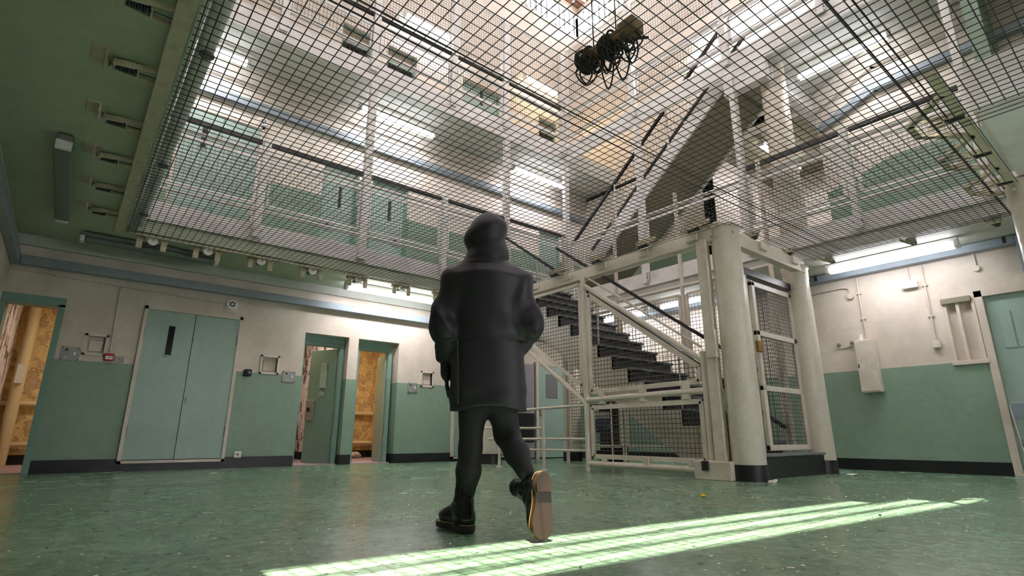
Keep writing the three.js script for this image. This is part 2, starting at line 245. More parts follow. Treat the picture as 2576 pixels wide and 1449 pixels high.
{ const p = thing('pipe_casing', 'vertical cream pipe casing in the far left cell', 'pipe', [-0.62, 0, -11.7]); mesh('casing', rod(V(0, 0, 0), V(0, 2.7, 0), 0.08, 12), M.creamYellow, p); mesh('switch_box', rb(-0.05, 0.05, 1.25, 1.55, 0.08, 0.14), M.paper, p); }
{ const o = mesh('paper_scrap', (() => { const g = new THREE.SphereGeometry(0.12, 14, 8); const p = g.attributes.position; for (let i = 0; i < p.count; i++) { const k = 0.7 + 0.5 * hash(i, 3, 9); p.setXYZ(i, p.getX(i) * k * 1.7, Math.max(-0.06, p.getY(i) * k * 0.55), p.getZ(i) * k); } g.computeVertexNormals(); return g; })(), M.paper); o.position.set(4.95, 0.075, -11.5); tag(o, 'crumpled white paper on the floor of the open cell', 'paper'); }

// ---------------------------------------------------------------- doors
function frameU(x0, x1, y1, w, z0, z1, y0 = 0) { return [bx(x0 - w, x0, y0, y1, z0, z1), bx(x1, x1 + w, y0, y1, z0, z1), bx(x0 - w, x1 + w, y1, y1 + w, z0, z1)]; }
function doorGroup(n, label) { const g = new THREE.Group(); g.name = 'door_' + n; scene.add(g); return tag(g, label, 'door', null, 'structure'); }
{ const g = doorGroup(1, 'far left cell doorway with a dark green frame and no door'); mesh('frame', [bx(-0.27, -0.2, 0, 2.13, ZA - 0.2, ZA + 0.02), bx(-0.84, -0.2, 2.1, 2.22, ZA - 0.2, ZA + 0.02), bx(-0.82, -0.78, 0, 2.1, ZA - 0.2, ZA + 0.02)], M.tealDark, g); }
function doubleDoor(n, x0, x1, y0, y1, zf, label, pane, parent) {
  const g = doorGroup(n, label), w = 0.045, m = (x0 + x1) / 2;
  mesh('frame', [bx(x0, x0 + w, y0, y1, zf, zf + 0.06), bx(x1 - w, x1, y0, y1, zf, zf + 0.06), bx(x0, x1, y1 - w, y1, zf, zf + 0.06), bx(x0, x1, y0, y0 + w * 0.8, zf, zf + 0.06)], M.cream, g);
  const a = mesh('leaf', rb(x0 + w, m - 0.004, y0 + w, y1 - w, zf, zf + 0.045, 0.004), M.teal, g), b = mesh('leaf', rb(m + 0.004, x1 - w, y0 + w, y1 - w, zf, zf + 0.045, 0.004), M.teal, g);
  if (pane) { mesh('vision_pane', rb(x0 + 0.33, x0 + 0.41, y1 - 0.68, y1 - 0.26, zf + 0.04, zf + 0.049, 0.002), M.darkglass, a); mesh('pane_frame', [bx(x0 + 0.315, x0 + 0.33, y1 - 0.7, y1 - 0.24, zf + 0.04, zf + 0.055), bx(x0 + 0.41, x0 + 0.425, y1 - 0.7, y1 - 0.24, zf + 0.04, zf + 0.055), bx(x0 + 0.315, x0 + 0.425, y1 - 0.7, y1 - 0.68, zf + 0.04, zf + 0.055), bx(x0 + 0.315, x0 + 0.425, y1 - 0.26, y1 - 0.24, zf + 0.04, zf + 0.055)], M.teal, a); }
  mesh('lock', rb(m + 0.02, m + 0.06, y0 + 0.82, y0 + 0.9, zf + 0.04, zf + 0.055), M.plate, b);
  for (const y of [y0 + 0.35, y1 - 0.45]) { mesh('hinge', rod(V(x0 + w, y, zf + 0.05), V(x0 + w, y + 0.14, zf + 0.05), 0.012, 8), M.plate, a); mesh('hinge', rod(V(x1 - w, y, zf + 0.05), V(x1 - w, y + 0.14, zf + 0.05), 0.012, 8), M.plate, b); }
}
doubleDoor(2, 0.67, 1.97, 0.1, 2.26, ZA, 'pale green double door in a cream frame with a narrow pane', true);
doubleDoor(3, 5.92, 7.42, 0.05, 2.2, ZA, 'pale green double door partly hidden behind the person', false);
function cellDoor(n, x0, x1, label, leafAngle, plate) {
  const g = doorGroup(n, label), z = ZA - 0.16, w = 0.07;
  mesh('frame', frameU(x0, x1, 1.98, w, z - 0.14, z), M.tealDark, g); mesh('transom', bx(x0 - w, x1 + w, 2.04, 2.15, z - 0.14, z + 0.02), M.tealDark, g);
  const p = new THREE.Group(); p.name = 'leaf_assembly'; p.position.set(x1 - 0.01, 0, z - 0.1); p.rotation.y = -leafAngle; g.add(p);
  const W = x1 - x0 - 0.02, leaf = mesh('leaf', rb(-W, 0, 0.015, 1.965, -0.05, 0, 0.006), plate ? M.tealDark : M.teal, p); p.remove(leaf); leaf.position.copy(p.position); leaf.rotation.copy(p.rotation); g.add(leaf); g.remove(p);
  if (plate) { const lk = mesh('lock_plate', rb(-W + 0.01, -W + 0.19, 0.72, 1.08, 0, 0.03), M.plate, leaf); mesh('keyhole', rb(-W + 0.06, -W + 0.11, 0.88, 0.95, 0.03, 0.05), M.dark, leaf); mesh('flap', rb(-W + 0.27, -W + 0.4, 1.28, 1.72, 0, 0.025), M.teal, leaf); mesh('spy_hole', new THREE.CylinderGeometry(0.05, 0.05, 0.03, 20).rotateX(Math.PI / 2).translate(-W + 0.33, 1.18, 0.01), M.teal, leaf); }
  mesh('hinge', rod(V(x1 - 0.005, 0.3, z - 0.02), V(x1 - 0.005, 0.5, z - 0.02), 0.014), M.plate, g); mesh('hinge', rod(V(x1 - 0.005, 1.5, z - 0.02), V(x1 - 0.005, 1.7, z - 0.02), 0.014), M.plate, g);
}
cellDoor(4, 3.04, 3.66, 'green cell door standing half open with a steel lock plate', 1.08, true);
cellDoor(5, 4.02, 4.6, 'open cell doorway with its door swung fully inward', 1.75, false);
{ const g = doorGroup(6, 'teal door with a small grey pane beyond the barrier rails'); mesh('leaf', rb(8.17, 9.0, 0.02, 2.02, ZA + 0.005, ZA + 0.05), M.teal, g); mesh('pane', rb(8.4, 8.76, 1.3, 1.83, ZA + 0.05, ZA + 0.06), M.grey, g); mesh('frame', frameU(8.17, 9.0, 2.02, 0.07, ZA, ZA + 0.07), M.cream, g); mesh('lock', rb(8.2, 8.26, 0.9, 1.05, ZA + 0.05, ZA + 0.07), M.plate, g); }
{ const g = doorGroup(7, 'lilac grey panel door beside the teal door'); mesh('leaf', rb(7.5, 8.06, 0.02, 2.02, ZA + 0.005, ZA + 0.045), M.lilac, g); mesh('kick_panel', rb(7.52, 8.04, 0.35, 0.95, ZA + 0.045, ZA + 0.06), M.dark, g); }
{ const g = doorGroup(8, 'pale teal door in the right hand wall behind the folding chair'); mesh('leaf', rb(XB + 0.04, XB + 0.09, 0.02, 2.28, -1.49, -0.56), M.teal, g); mesh('frame', [bx(XB - 0.03, XB + 0.1, 0, 2.36, -1.57, -1.49), bx(XB - 0.03, XB + 0.1, 0, 2.36, -0.56, -0.48), bx(XB - 0.03, XB + 0.1, 2.28, 2.36, -1.57, -0.48)], M.cream, g);
  mesh('panel', rb(XB + 0.028, XB + 0.04, 1.58, 2.06, -1.38, -1.26, 0.004), M.teal, g); mesh('panel', rb(XB + 0.028, XB + 0.04, 1.58, 2.06, -1.24, -1.1, 0.004), M.teal, g); }
// upper gallery doors
doubleDoor(9, 0.66, 1.9, 3.47, 5.6, ZA, 'pale double door on the first gallery at the left', true);
{ let n = 10; for (const [x0, x1, y0, y1, l, m] of [[3.0, 3.68, Y2, 5.4, 'first gallery cell door with a dark slot, left of its pair', 1], [3.95, 4.75, Y2, 5.35, 'first gallery cell door with a steel lock plate, right of its pair', 1], [8.3, 9.02, Y2, 5.4, 'green door at the far end of the first gallery', 0], [5.97, 7.08, Y4, 8.55, 'pale teal door on the second gallery with a narrow slot', 1], [3.08, 3.7, Y4, 8.5, 'barred cell gate on the second gallery, leftmost', 2], [4.06, 4.76, Y4, 8.48, 'barred cell gate on the second gallery, middle one', 2], [8.33, 8.97, Y4, 8.5, 'barred cell gate on the second gallery by the corner post', 2]]) {
  const g = doorGroup(n++, l), w = x1 - x0, z = ZA - 0.1; mesh('frame', frameU(x0 + 0.05, x1 - 0.05, y1 - 0.06, 0.05, z - 0.05, z + 0.03, y0), M.tealDark, g);
  if (m < 2) { mesh('leaf', rb(x0 + 0.05, x1 - 0.05, y0, y1 - 0.06, z - 0.05, z, 0.004), M.teal, g); if (m) { mesh('slot', rb(x0 + w * 0.5, x0 + w * 0.58, y0 + 1.12, y0 + 1.55, z, z + 0.01, 0.003), M.dark, g); mesh('lock_plate', rb(x0 + (n === 12 ? w * 0.62 : 0.1), x0 + (n === 12 ? w * 0.85 : 0.3), y0 + 0.62, y0 + 0.84, z, z + 0.02), M.lilac, g); mesh('keyhole', new THREE.SphereGeometry(0.035, 10, 8).translate(x0 + (n === 12 ? w * 0.73 : 0.17), y0 + 0.72, z + 0.02), M.dark, g); } }
  else { const bars = 6; for (let b = 1; b < bars; b++) mesh('bar', rod(V(x0 + w * b / bars, y0, z), V(x0 + w * b / bars, y1 - 0.3, z), 0.012, 6), M.rail, g); mesh('rail', bx(x0 + 0.05, x1 - 0.05, y1 - 0.36, y1 - 0.3, z - 0.02, z + 0.02), M.teal, g); mesh('lintel_panel', bx(x0 + 0.05, x1 - 0.05, y1 - 0.3, y1 - 0.06, z - 0.04, z), M.khaki, g); }
} }

// ---------------------------------------------------------------- fixtures on the cell wall
for (const [x0, x1, y0, y1, w] of [[0.1, 0.3, 1.53, 1.76, 'beside the far left doorway'], [2.34, 2.57, 1.44, 1.68, 'between the double door and the cell doors'], [5.24, 5.46, 1.4, 1.64, 'right of the open cell doorway']]) {
  const t = thing('vent_frame', 'small square recessed cream vent ' + w, 'vent', [(x0 + x1) / 2, y0, ZA]); const a = (x1 - x0) / 2, h = y1 - y0;
  mesh('frame', [bx(-a - 0.03, -a, -0.03, h + 0.03, -0.05, 0.014), bx(a, a + 0.03, -0.03, h + 0.03, -0.05, 0.014), bx(-a - 0.03, a + 0.03, h, h + 0.03, -0.05, 0.014), bx(-a - 0.03, a + 0.03, -0.03, 0, -0.05, 0.014)], M.cream, t); mesh('panel', rb(-a + 0.03, a - 0.02, 0.03, h - 0.05, -0.06, -0.045), M.cream, t);
}
for (const [x, y, w] of [[-0.05, 1.5, 'by the far left doorway'], [2.77, 1.39, 'left of the half open cell door'], [5.04, 1.34, 'right of the open cell doorway']]) {
  const t = thing('indicator_plate', 'square metal cell switch plate ' + w, 'switch plate', [x, y, ZA]); mesh('plate', rb(-0.1, 0.1, -0.09, 0.09, 0, 0.012, 0.004), M.plate, t);
  mesh('rocker', rb(0.035, 0.06, -0.02, 0.03, 0.012, 0.022), M.paper, t); mesh('knob', new THREE.CylinderGeometry(0.014, 0.014, 0.014, 12).rotateX(Math.PI / 2).translate(-0.04, 0.05, 0.016), M.dark, t); mesh('button', new THREE.CylinderGeometry(0.01, 0.01, 0.012, 10).rotateX(Math.PI / 2).translate(-0.04, -0.05, 0.016), M.paper, t);
  for (const [a, b] of [[-1, -1], [1, -1], [-1, 1], [1, 1]]) mesh('screw', new THREE.CylinderGeometry(0.007, 0.007, 0.006, 8).rotateX(Math.PI / 2).translate(a * 0.085, b * 0.075, 0.014), M.dark, t);
}
{ const t = thing('fire_call_point', 'red fire alarm call point on the green dado edge', 'call point', [0.37, 1.49, ZA]); mesh('housing', rb(-0.055, 0.055, -0.05, 0.05, 0, 0.05), M.red, t); mesh('label', rb(-0.04, 0.04, -0.03, 0.012, 0.05, 0.053, 0.001), M.paper, t); mesh('marking', [bx(-0.025, -0.012, -0.012, -0.004, 0.053, 0.054), bx(-0.008, 0.008, -0.012, -0.004, 0.053, 0.054), bx(0.012, 0.026, -0.012, -0.004, 0.053, 0.054)], M.dark, t); }
{ const t = thing('blank_plate', 'grey blank plate beside the red call point', 'plate', [0.49, 1.47, ZA]); mesh('plate', rb(-0.05, 0.05, -0.03, 0.04, 0, 0.012), M.plate, t); mesh('screw', new THREE.CylinderGeometry(0.006, 0.006, 0.006, 8).rotateX(Math.PI / 2).translate(0, 0, 0.014), M.dark, t); }
function detector(x, y, label) { const t = thing('smoke_detector', label, 'detector', [x, y, ZA]); mesh('base_plate', rb(-0.1, 0.1, -0.12, 0.1, 0, 0.012), M.cream, t); mesh('housing', new THREE.CylinderGeometry(0.075, 0.095, 0.07, 20).rotateX(Math.PI / 2).translate(0, 0, 0.045), M.white, t); for (let k = 0; k < 6; k++) mesh('slot', rb(-0.012, 0.012, 0.02, 0.045, 0.075, 0.083, 0.003).rotateZ(k * Math.PI / 3), M.dark, t); }
detector(1.78, 2.44, 'round white smoke detector above the pale double door'); detector(1.86, 5.7, 'round white smoke detector on the first gallery wall');
{ const t = thing('emergency_button', 'small black button box on the dado right of the double door', 'button', [2.14, 1.41, ZA]); mesh('box', rb(-0.05, 0.05, -0.05, 0.05, 0, 0.07), M.dark, t); mesh('lens', new THREE.SphereGeometry(0.022, 12, 8).translate(0.01, 0, 0.07), M.plate, t); }
{ const t = thing('wall_socket', 'clear plastic socket low on the dado right of the double door', 'socket', [2.15, 0.19, ZA]); mesh('plate', rb(-0.05, 0.05, -0.045, 0.045, 0, 0.02), M.paper, t); mesh('pin_hole', rb(-0.01, 0.01, -0.01, 0.015, 0.02, 0.023, 0.002), M.dark, t); }
{ const t = thing('conduit_run', 'thin cream conduit running along the wall to the smoke detector', 'conduit', [0, 0, ZA + 0.016]); mesh('pipe', rod(V(-0.84, 2.53, 0), V(1.68, 2.45, 0), 0.011, 8), M.cream, t); mesh('drop', rod(V(0.35, 2.48, 0), V(0.37, 1.53, 0), 0.011, 8), M.cream, t); for (const x of [-0.4, 0.1, 0.9, 1.4]) mesh('clip', rb(x, x + 0.03, 2.46 - (x - 0.9) * 0.03, 2.5 - (x - 0.9) * 0.03, -0.015, 0.014), M.cream, t); }
{ const t = thing('cable_trunking', 'blue grey steel trunking along the top of the cell wall', 'trunking', [0, 0, 0]); mesh('tray', rb(XC + 0.1, 5.6, 2.58, 2.7, ZA + 0.052, ZA + 0.14), M.trunk, t); mesh('tray', rb(5.6, XB - 0.02, 2.58, 2.7, ZA + 0.052, ZA + 0.14), M.trunk, t); }
{ const t = thing('cable_trunking', 'blue grey steel trunking on the dim far left wall', 'trunking', [0, 0, 0]); mesh('tray', rb(XC + 0.002, XC + 0.09, 2.58, 2.7, ZA + 0.06, 3.9), M.trunk, t); }
{ const t = thing('cable_trunking', 'blue grey steel trunking along the first gallery wall', 'trunking', [0, 0, 0]); mesh('tray', rb(XC + 0.01, XE - 0.1, 5.88, 6.02, ZA + 0.004, ZA + 0.1), M.trunk, t); }
{ const t = thing('cable_trunking', 'angled blue grey trunking on the right gallery wall', 'trunking', [0, 0, 0]); mesh('tray', bar(V(XB - 0.05, 5.88, 0.6), V(XB - 0.05, 5.88, -2.2), 0.1, 0.13), M.trunk, t); mesh('tray', bar(V(XB - 0.05, 5.88, -2.17), V(XE - 0.05, 5.88, -3.28), 0.1, 0.13), M.trunk, t); }
{ const t = thing('cable_trunking', 'grey steel trunking under the ceiling of the right hand wall', 'trunking', [0, 0, 0]); mesh('tray', rb(XB - 0.14, XB - 0.016, 2.88, 2.99, -8.5, -1.02), M.trunk, t); mesh('end_bracket', rb(XB - 0.16, XB - 0.016, 2.5, 2.97, -1.02, -0.9), M.trunk, t); for (const z of [-3.45, -1.12]) mesh('bolt', rod(V(XB - 0.17, 2.9, z), V(XB - 0.17, 2.98, z), 0.02, 8), M.dark, t); }

// ---------------------------------------------------------------- fixtures on the right hand wall (x = XB)
{ const t = thing('control_cabinet', 'narrow cream steel cabinet on the dado line of the right wall', 'cabinet', [XB, 1.1, -2.94]); mesh('body', rb(-0.13, 0, 0, 0.78, -0.13, 0.13, 0.01), M.steel, t); mesh('door', rb(-0.142, -0.13, 0.02, 0.76, -0.118, 0.118, 0.004), M.steel, t); mesh('latch', rb(-0.155, -0.142, 0.36, 0.42, -0.11, -0.095), M.dark, t); mesh('cap', rod(V(-0.07, 0.78, -0.05), V(-0.07, 0.86, -0.05), 0.036, 14), M.paper, t); }
{ const t = thing('conduit_run', 'vertical conduit dropping to the narrow cream cabinet', 'conduit', [XB - 0.016, 0, -2.92]); mesh('pipe', rod(V(0, 1.9, 0), V(0, 2.86, 0), 0.012), M.cream, t); for (const y of [2.2, 2.6]) mesh('clip', rb(-0.014, 0.016, y, y + 0.025, -0.035, 0.035), M.cream, t); }
{ const t = thing('conduit_run', 'vertical conduit dropping to the small switch on the right wall', 'conduit', [XB - 0.016, 0, -2.08]); mesh('pipe', rod(V(0, 1.76, 0), V(0, 2.86, 0), 0.012), M.cream, t); for (const y of [2.1, 2.55]) mesh('clip', rb(-0.014, 0.016, y, y + 0.025, -0.035, 0.035), M.cream, t); mesh('switch_box', rb(-0.035, 0.016, 1.66, 1.76, -0.045, 0.045), M.steel, t); }
{ const t = thing('junction_box', 'white square junction box high on the right wall', 'junction box', [XB, 2.6, -2.25]); mesh('box', rb(-0.07, 0, -0.05, 0.05, -0.1, 0.1), M.white, t); mesh('conduit', rod(V(-0.016, 0.05, 0), V(-0.016, 0.27, 0), 0.012), M.cream, t); }
{ const t = thing('conduit_run', 'short conduit ending in a round box near the right door', 'conduit', [XB - 0.016, 0, -1.48]); mesh('pipe', rod(V(0, 2.7, 0), V(0, 2.9, 0), 0.014), M.cream, t); mesh('round_box', new THREE.CylinderGeometry(0.04, 0.04, 0.05, 16).rotateZ(Math.PI / 2).translate(0, 2.67, 0), M.cream, t); }
{ const t = thing('conduit_run', 'bent conduit with a round end box beside the right column', 'conduit', [XB - 0.02, 0, 0]); mesh('pipe', tube([V(0, 2.73, -3.75), V(0, 2.74, -3.4), V(0, 2.74, -3.12), V(0, 2.71, -3.05), V(0, 2.63, -3.04)], 0.015, 30), M.cream, t); mesh('round_box', new THREE.CylinderGeometry(0.045, 0.045, 0.05, 16).rotateZ(Math.PI / 2).translate(0, 2.59, -3.04), M.cream, t); }
{ const t = thing('wall_brackets', 'pair of small bent hooks with a bar on the right wall', 'bracket', [XB, 1.86, -3.22]); mesh('hook', rb(-0.06, 0, -0.02, 0.02, -0.12, -0.07), M.plate, t); mesh('hook', rb(-0.06, 0, -0.01, 0.03, 0.07, 0.12), M.plate, t); mesh('bar', rod(V(-0.012, -0.06, -0.12), V(-0.012, -0.05, 0.1), 0.007, 6), M.cream, t); }
{ const t = thing('blocked_window', 'tall boarded window opening with a central bar in the right wall', 'window', [XB, 1.4, -1.75]); mesh('sill', rb(-0.04, 0.03, 0, 0.06, -0.2, 0.2), M.cream, t); mesh('board', bx(0.06, 0.09, 0.04, 0.84, -0.15, 0.15), M.cream, t); for (const z of [-0.16, -0.02, 0.15]) mesh('mullion', rb(-0.02, 0.06, 0.04, 0.84, z - 0.02, z + 0.02), M.cream, t); mesh('head', rb(-0.05, 0.06, 0.84, 0.92, -0.19, 0.14), M.khaki, t); }
{ const t = thing('folding_chair', 'grey metal folding chair beside the right hand door', 'chair', [8.9, 0, -1.18], -1.3);
  for (const s of [-1, 1]) { mesh('leg', tube([V(s * 0.2, 0.01, 0.22), V(s * 0.2, 0.45, -0.02), V(s * 0.2, 0.85, -0.2)], 0.012, 16), M.plate, t); mesh('leg', rod(V(s * 0.18, 0.01, -0.2), V(s * 0.18, 0.45, 0.12), 0.012), M.plate, t); }
  mesh('seat', rb(-0.2, 0.2, 0.43, 0.46, -0.16, 0.22, 0.012), M.trunk, t); mesh('backrest', rb(-0.2, 0.2, 0.66, 0.86, -0.2, -0.17, 0.012).rotateX(0.15).translate(0, 0, -0.09), M.trunk, t); mesh('stretcher', rod(V(-0.18, 0.12, 0.16), V(0.18, 0.12, 0.16), 0.009), M.plate, t); }

// ---------------------------------------------------------------- fluorescent battens
M.tubeGlow = std(0xffffff, 0.4, { emissive: 0xf8f8ff, emissiveIntensity: 12 }); M.warmGlow = std(0xffffff, 0.4, { emissive: 0xffe4b8, emissiveIntensity: 10 }); M.diffuserOff = std(0x6f7873, 0.5);
function batten(label, a, b, lit, { tilt = 0, col = 0xf6f1f2, power = 1, w = 0.1 } = {}) {   // from a to b, hanging under its plane
  const c = a.clone().add(b).multiplyScalar(0.5), L = a.distanceTo(b), t = thing('fluorescent_light', label, 'ceiling light', [c.x, c.y, c.z], Math.atan2(-(b.z - a.z), b.x - a.x));
  mesh('housing', rb(-L / 2, L / 2, 0, 0.06, -w * 0.5, w * 0.5, 0.01), lit ? M.white : M.grey, t);
  mesh('diffuser', rb(-L / 2 + 0.05, L / 2 - 0.05, -0.07, 0, -w * 0.7, w * 0.7, 0.03), lit ? (col === 0xf6f1f2 ? M.tubeGlow : M.warmGlow) : M.diffuserOff, t);
  for (const s of [-1, 1]) mesh('end_cap', rb(s * L / 2 - s * 0.05, s * L / 2, -0.075, 0.005, -w * 0.58, w * 0.58, 0.008), M.white, t);
  if (lit) { const l = new THREE.RectAreaLight(col, LAMP * power, L - 0.1, w * 1.1); l.position.set(0, -0.085, 0); l.rotation.x = -Math.PI / 2; t.add(l); }
  return t;
}
batten('lit fluorescent batten under the first gallery, left of the person', V(3.35, 2.93, -8.62), V(5.35, 2.93, -8.62), true, { power: 1.0 });
batten('unlit fluorescent batten under the far left end of the cell wall gallery', V(-0.2, 2.93, -8.55), V(1.4, 2.93, -8.55), false);
batten('unlit fluorescent batten on the dim far left ceiling', V(-0.38, 2.93, -7.9), V(-0.38, 2.93, -5.7), false);
batten('lit fluorescent batten along the right hand wall', V(8.72, 2.93, -3.12), V(8.72, 2.93, -1.5), true, { w: 0.12, power: 0.28 });
batten('lit fluorescent batten behind the caged staircase', V(8.85, 2.93, -8.0), V(8.85, 2.93, -6.6), true);
batten('lit fluorescent batten behind the staircase nearer the columns', V(8.75, 2.93, -6.2), V(8.75, 2.93, -5.2), true);
batten('lit fluorescent batten on the first gallery ceiling, leftmost', V(0.1, 6.42, -8.7), V(1.45, 6.42, -8.7), true);
batten('lit fluorescent batten on the first gallery ceiling, middle one', V(3.35, 6.42, -8.7), V(5.0, 6.42, -8.7), true);
batten('lit fluorescent batten on the first gallery ceiling by the corner', V(7.05, 6.42, -8.7), V(8.7, 6.42, -8.7), true);
batten('lit fluorescent batten above the right hand gallery', V(8.8, 6.4, -3.15), V(8.8, 6.4, -1.75), true);
batten('lit fluorescent batten on the second gallery wall, left one', V(4.3, 9.3, -9.05), V(5.7, 9.3, -9.05), true, { power: 1.6 });
batten('warm glowing batten on the second gallery wall near the corner', V(7.7, 9.35, -9.05), V(9.0, 9.35, -9.05), true, { col: 0xffd9a0, power: 1.5 });
batten('lit fluorescent batten on the second gallery beyond the staircase', V(9.7, 9.2, -5.6), V(9.7, 9.2, -3.2), true, { power: 1.8 });
batten('lit fluorescent batten in the side corridor off the right gallery', V(10.4, 6.42, -4.6), V(12.2, 6.42, -4.6), true, { power: 1.2 });
batten('lit fluorescent batten on the ceiling behind the viewer', V(4.6, 2.93, 1.7), V(6.4, 2.93, 1.7), true, { power: 0.5 });
// ---------------------------------------------------------------- columns and net beams
function column(x, z, h, label, r = 0.185) { const t = thing('column', label, 'column', [x, 0, z]);
  mesh('shaft', new THREE.LatheGeometry([[0, 0.16], [r * 0.97, 0.16], [r * 0.94, h * 0.5], [r * 0.9, h - 0.2], [r * 0.93, h - 0.19], [r * 0.93, h - 0.05], [r, h - 0.04], [r, h], [0, h]].map(p => new THREE.Vector2(p[0], p[1])), 40), M.column, t);
  mesh('base_band', new THREE.CylinderGeometry(r * 1.02, r * 1.03, 0.17, 40).translate(0, 0.085, 0), M.black, t); for (let k = 0; k < 4; k++) mesh('bolt', new THREE.SphereGeometry(0.018, 8, 6).translate(Math.cos(k * 1.57 + 0.5) * r, h - 0.12, Math.sin(k * 1.57 + 0.5) * r), M.steel, t); return t; }
column(5.98, -3.22, 2.96, 'large round cream column in front of the staircase gate');
column(8.02, -3.3, 2.86, 'round cream column at the right of the staircase gate');
column(6.0, -8.0, 2.98, 'round cream column seen between the legs of the person');
column(8.05, -8.0, 2.98, 'round cream column at the far corner behind the stairs');
column(7.25, -0.62, 3.0, 'round column at the far right edge', 0.18);
{ const t = thing('net_beam', 'cream steel beam from the large column along the staircase cage', 'beam', [0, 0, 0]); mesh('beam', rb(5.83, 5.95, 2.78, 2.96, -7.9, -3.2, 0.012), M.steel, t); for (let k = 0; k < 6; k++) mesh('lug', rb(5.8, 5.84, 2.84, 2.94, -7.4 + k * 0.75, -7.25 + k * 0.75), M.steel, t); }
{ const t = thing('net_beam', 'cream steel beam joining the two columns above the gate', 'beam', [0, 0, 0]); mesh('beam', rb(6.0, 8.05, 2.76, 2.94, -3.28, -3.16, 0.012), M.steel, t); for (const x of [6.7, 7.6]) mesh('lug', rb(x, x + 0.16, 2.82, 2.92, -3.16, -3.12), M.steel, t); }
{ const t = thing('net_edge_bar', 'flat cream steel bar along the left edge of the net', 'beam', [0, 0, 0]); mesh('bar', rb(0.12, 0.22, 2.93, 2.985, -8.1, 0.3, 0.005), M.bracket, t); }
{ const t = thing('net_edge_pipe', 'thin cream pipe along the net edge by the cell wall', 'pipe', [0, 0, 0]); mesh('pipe', rod(V(0.2, 2.955, EA + 0.02), V(5.9, 2.955, EA + 0.02), 0.014), M.bracket, t); }
{ const t = thing('gallery_pipe', 'white round pipe beside the left edge of the net', 'pipe', [0, 0, 0]); mesh('pipe', rod(V(0.36, 3.13, EA), V(0.36, 3.13, -0.6), 0.06, 16), M.white, t); for (const z of [-3.9, -6.0, -7.6]) mesh('oval_cap', new THREE.CylinderGeometry(0.05, 0.05, 0.012, 18).translate(0.37, 3.06, z), M.grey, t); }
// spandrel panel and post above the right gallery
{ const t = thing('gallery_column', 'cream column on the first gallery left of the right hand rail', 'column', [8.5, Y2, -3.42]); mesh('shaft', new THREE.CylinderGeometry(0.2, 0.2, Y3 - Y2, 32).translate(0, (Y3 - Y2) / 2, 0), M.column, t); }
struct('trim_5', bx(EB - 0.03, EB + 0.12, 6.22, 6.62, -4.1, -3.35), M.white, 'deep white spandrel panel above the gallery column', 'fascia');

// ---------------------------------------------------------------- wire mesh
function grid(P, u0, u1, v0, v1, step, r, top) {        // wires across a panel; P maps (u,v) to a point, top(u) optionally lowers the upper edge
  const out = [], T = top || (() => v1), nu = Math.round((u1 - u0) / step), nv = Math.round((v1 - v0) / step);
  for (let i = 0; i <= nu; i++) { const u = u0 + (u1 - u0) * i / nu, b = Array.isArray(T(u)) ? T(u) : [v0, T(u)]; if (b[1] > b[0] + 0.02) out.push(rod(P(u, b[0]), P(u, b[1]), r, 4)); }
  for (let j = 0; j <= nv; j++) { const v = v0 + (v1 - v0) * j / nv; let a = null, e = null; for (let k = 0; k <= 60; k++) { const u = u0 + (u1 - u0) * k / 60, b = Array.isArray(T(u)) ? T(u) : [v0, T(u)]; if (v >= b[0] - 1e-6 && v <= b[1] + 1e-6) { if (a === null) a = u; e = u; } } if (a !== null && e - a > 0.03) out.push(rod(P(a, v), P(e, v), r, 4)); }
  return out;
}
function frameQuad(P, c, w, d) { const o = []; for (let i = 0; i < c.length; i++) { const a = P(...c[i]), b = P(...c[(i + 1) % c.length]); o.push(bar(a, b, d, w)); } return o; }
// ---------------------------------------------------------------- gallery railings
function railing(label, P, spans, y0, o) {               // P(u,y,out)
  const t = thing('gallery_railing', label, 'railing', [0, 0, 0]), us = spans;
  us.forEach((u, i) => { const tall = o.tall.includes(i), a = P(u, y0 - 0.22, 0.04), b = P(u, tall ? o.tallTo : y0 + 1.33, 0.04); mesh('post', bar(a, b, tall ? 0.13 : 0.1, 0.09), M.white, t); const f = mesh('foot_plate', bar(P(u - 0.07, y0 - 0.1, 0.06), P(u + 0.07, y0 - 0.1, 0.06), 0.03, 0.16), M.white, t); for (const s of [-1, 1]) mesh('bolt', new THREE.SphereGeometry(0.014, 6, 5).translate(...P(u + s * 0.055, y0 - 0.12, 0.08).toArray()), M.plate, f); });
  for (let i = 0; i + 1 < us.length; i++) { const a = us[i] + 0.05, b = us[i + 1] - 0.05; if (o.skip && o.skip.includes(i)) continue;
    if (o.black(i)) mesh('handrail', bar(P(a + 0.02, y0 + o.h, 0.03), P(b - 0.02, y0 + o.h, 0.03), 0.06, 0.06), M.rail, t);
    mesh('rail', rod(P(a, y0 + o.h - 0.17, 0.03), P(b, y0 + o.h - 0.17, 0.03), 0.03, 10), M.white, t); mesh('rail', rod(P(a, y0 + 0.2, 0.03), P(b, y0 + 0.2, 0.03), 0.03, 10), M.white, t);
    for (const [lo, hi] of o.panels) { const Q = (u, v) => P(u, v, 0.03); mesh('panel_frame', frameQuad(Q, [[a + 0.05, y0 + lo], [b - 0.05, y0 + lo], [b - 0.05, y0 + hi], [a + 0.05, y0 + hi]], 0.05, 0.02), M.white, t); const w = mesh('wire_mesh', grid(Q, a + 0.06, b - 0.06, y0 + lo + 0.02, y0 + hi - 0.02, o.step || 0.055, o.r || 0.0022), M.meshwire, t); w.userData.kind = 'stuff'; } }
  return t;
}
const PA = (u, y, o) => V(u, y, EA + o), PB = (u, y, o) => V(EB - o, y, u), PC = (u, y, o) => V(EC + o, y, u);
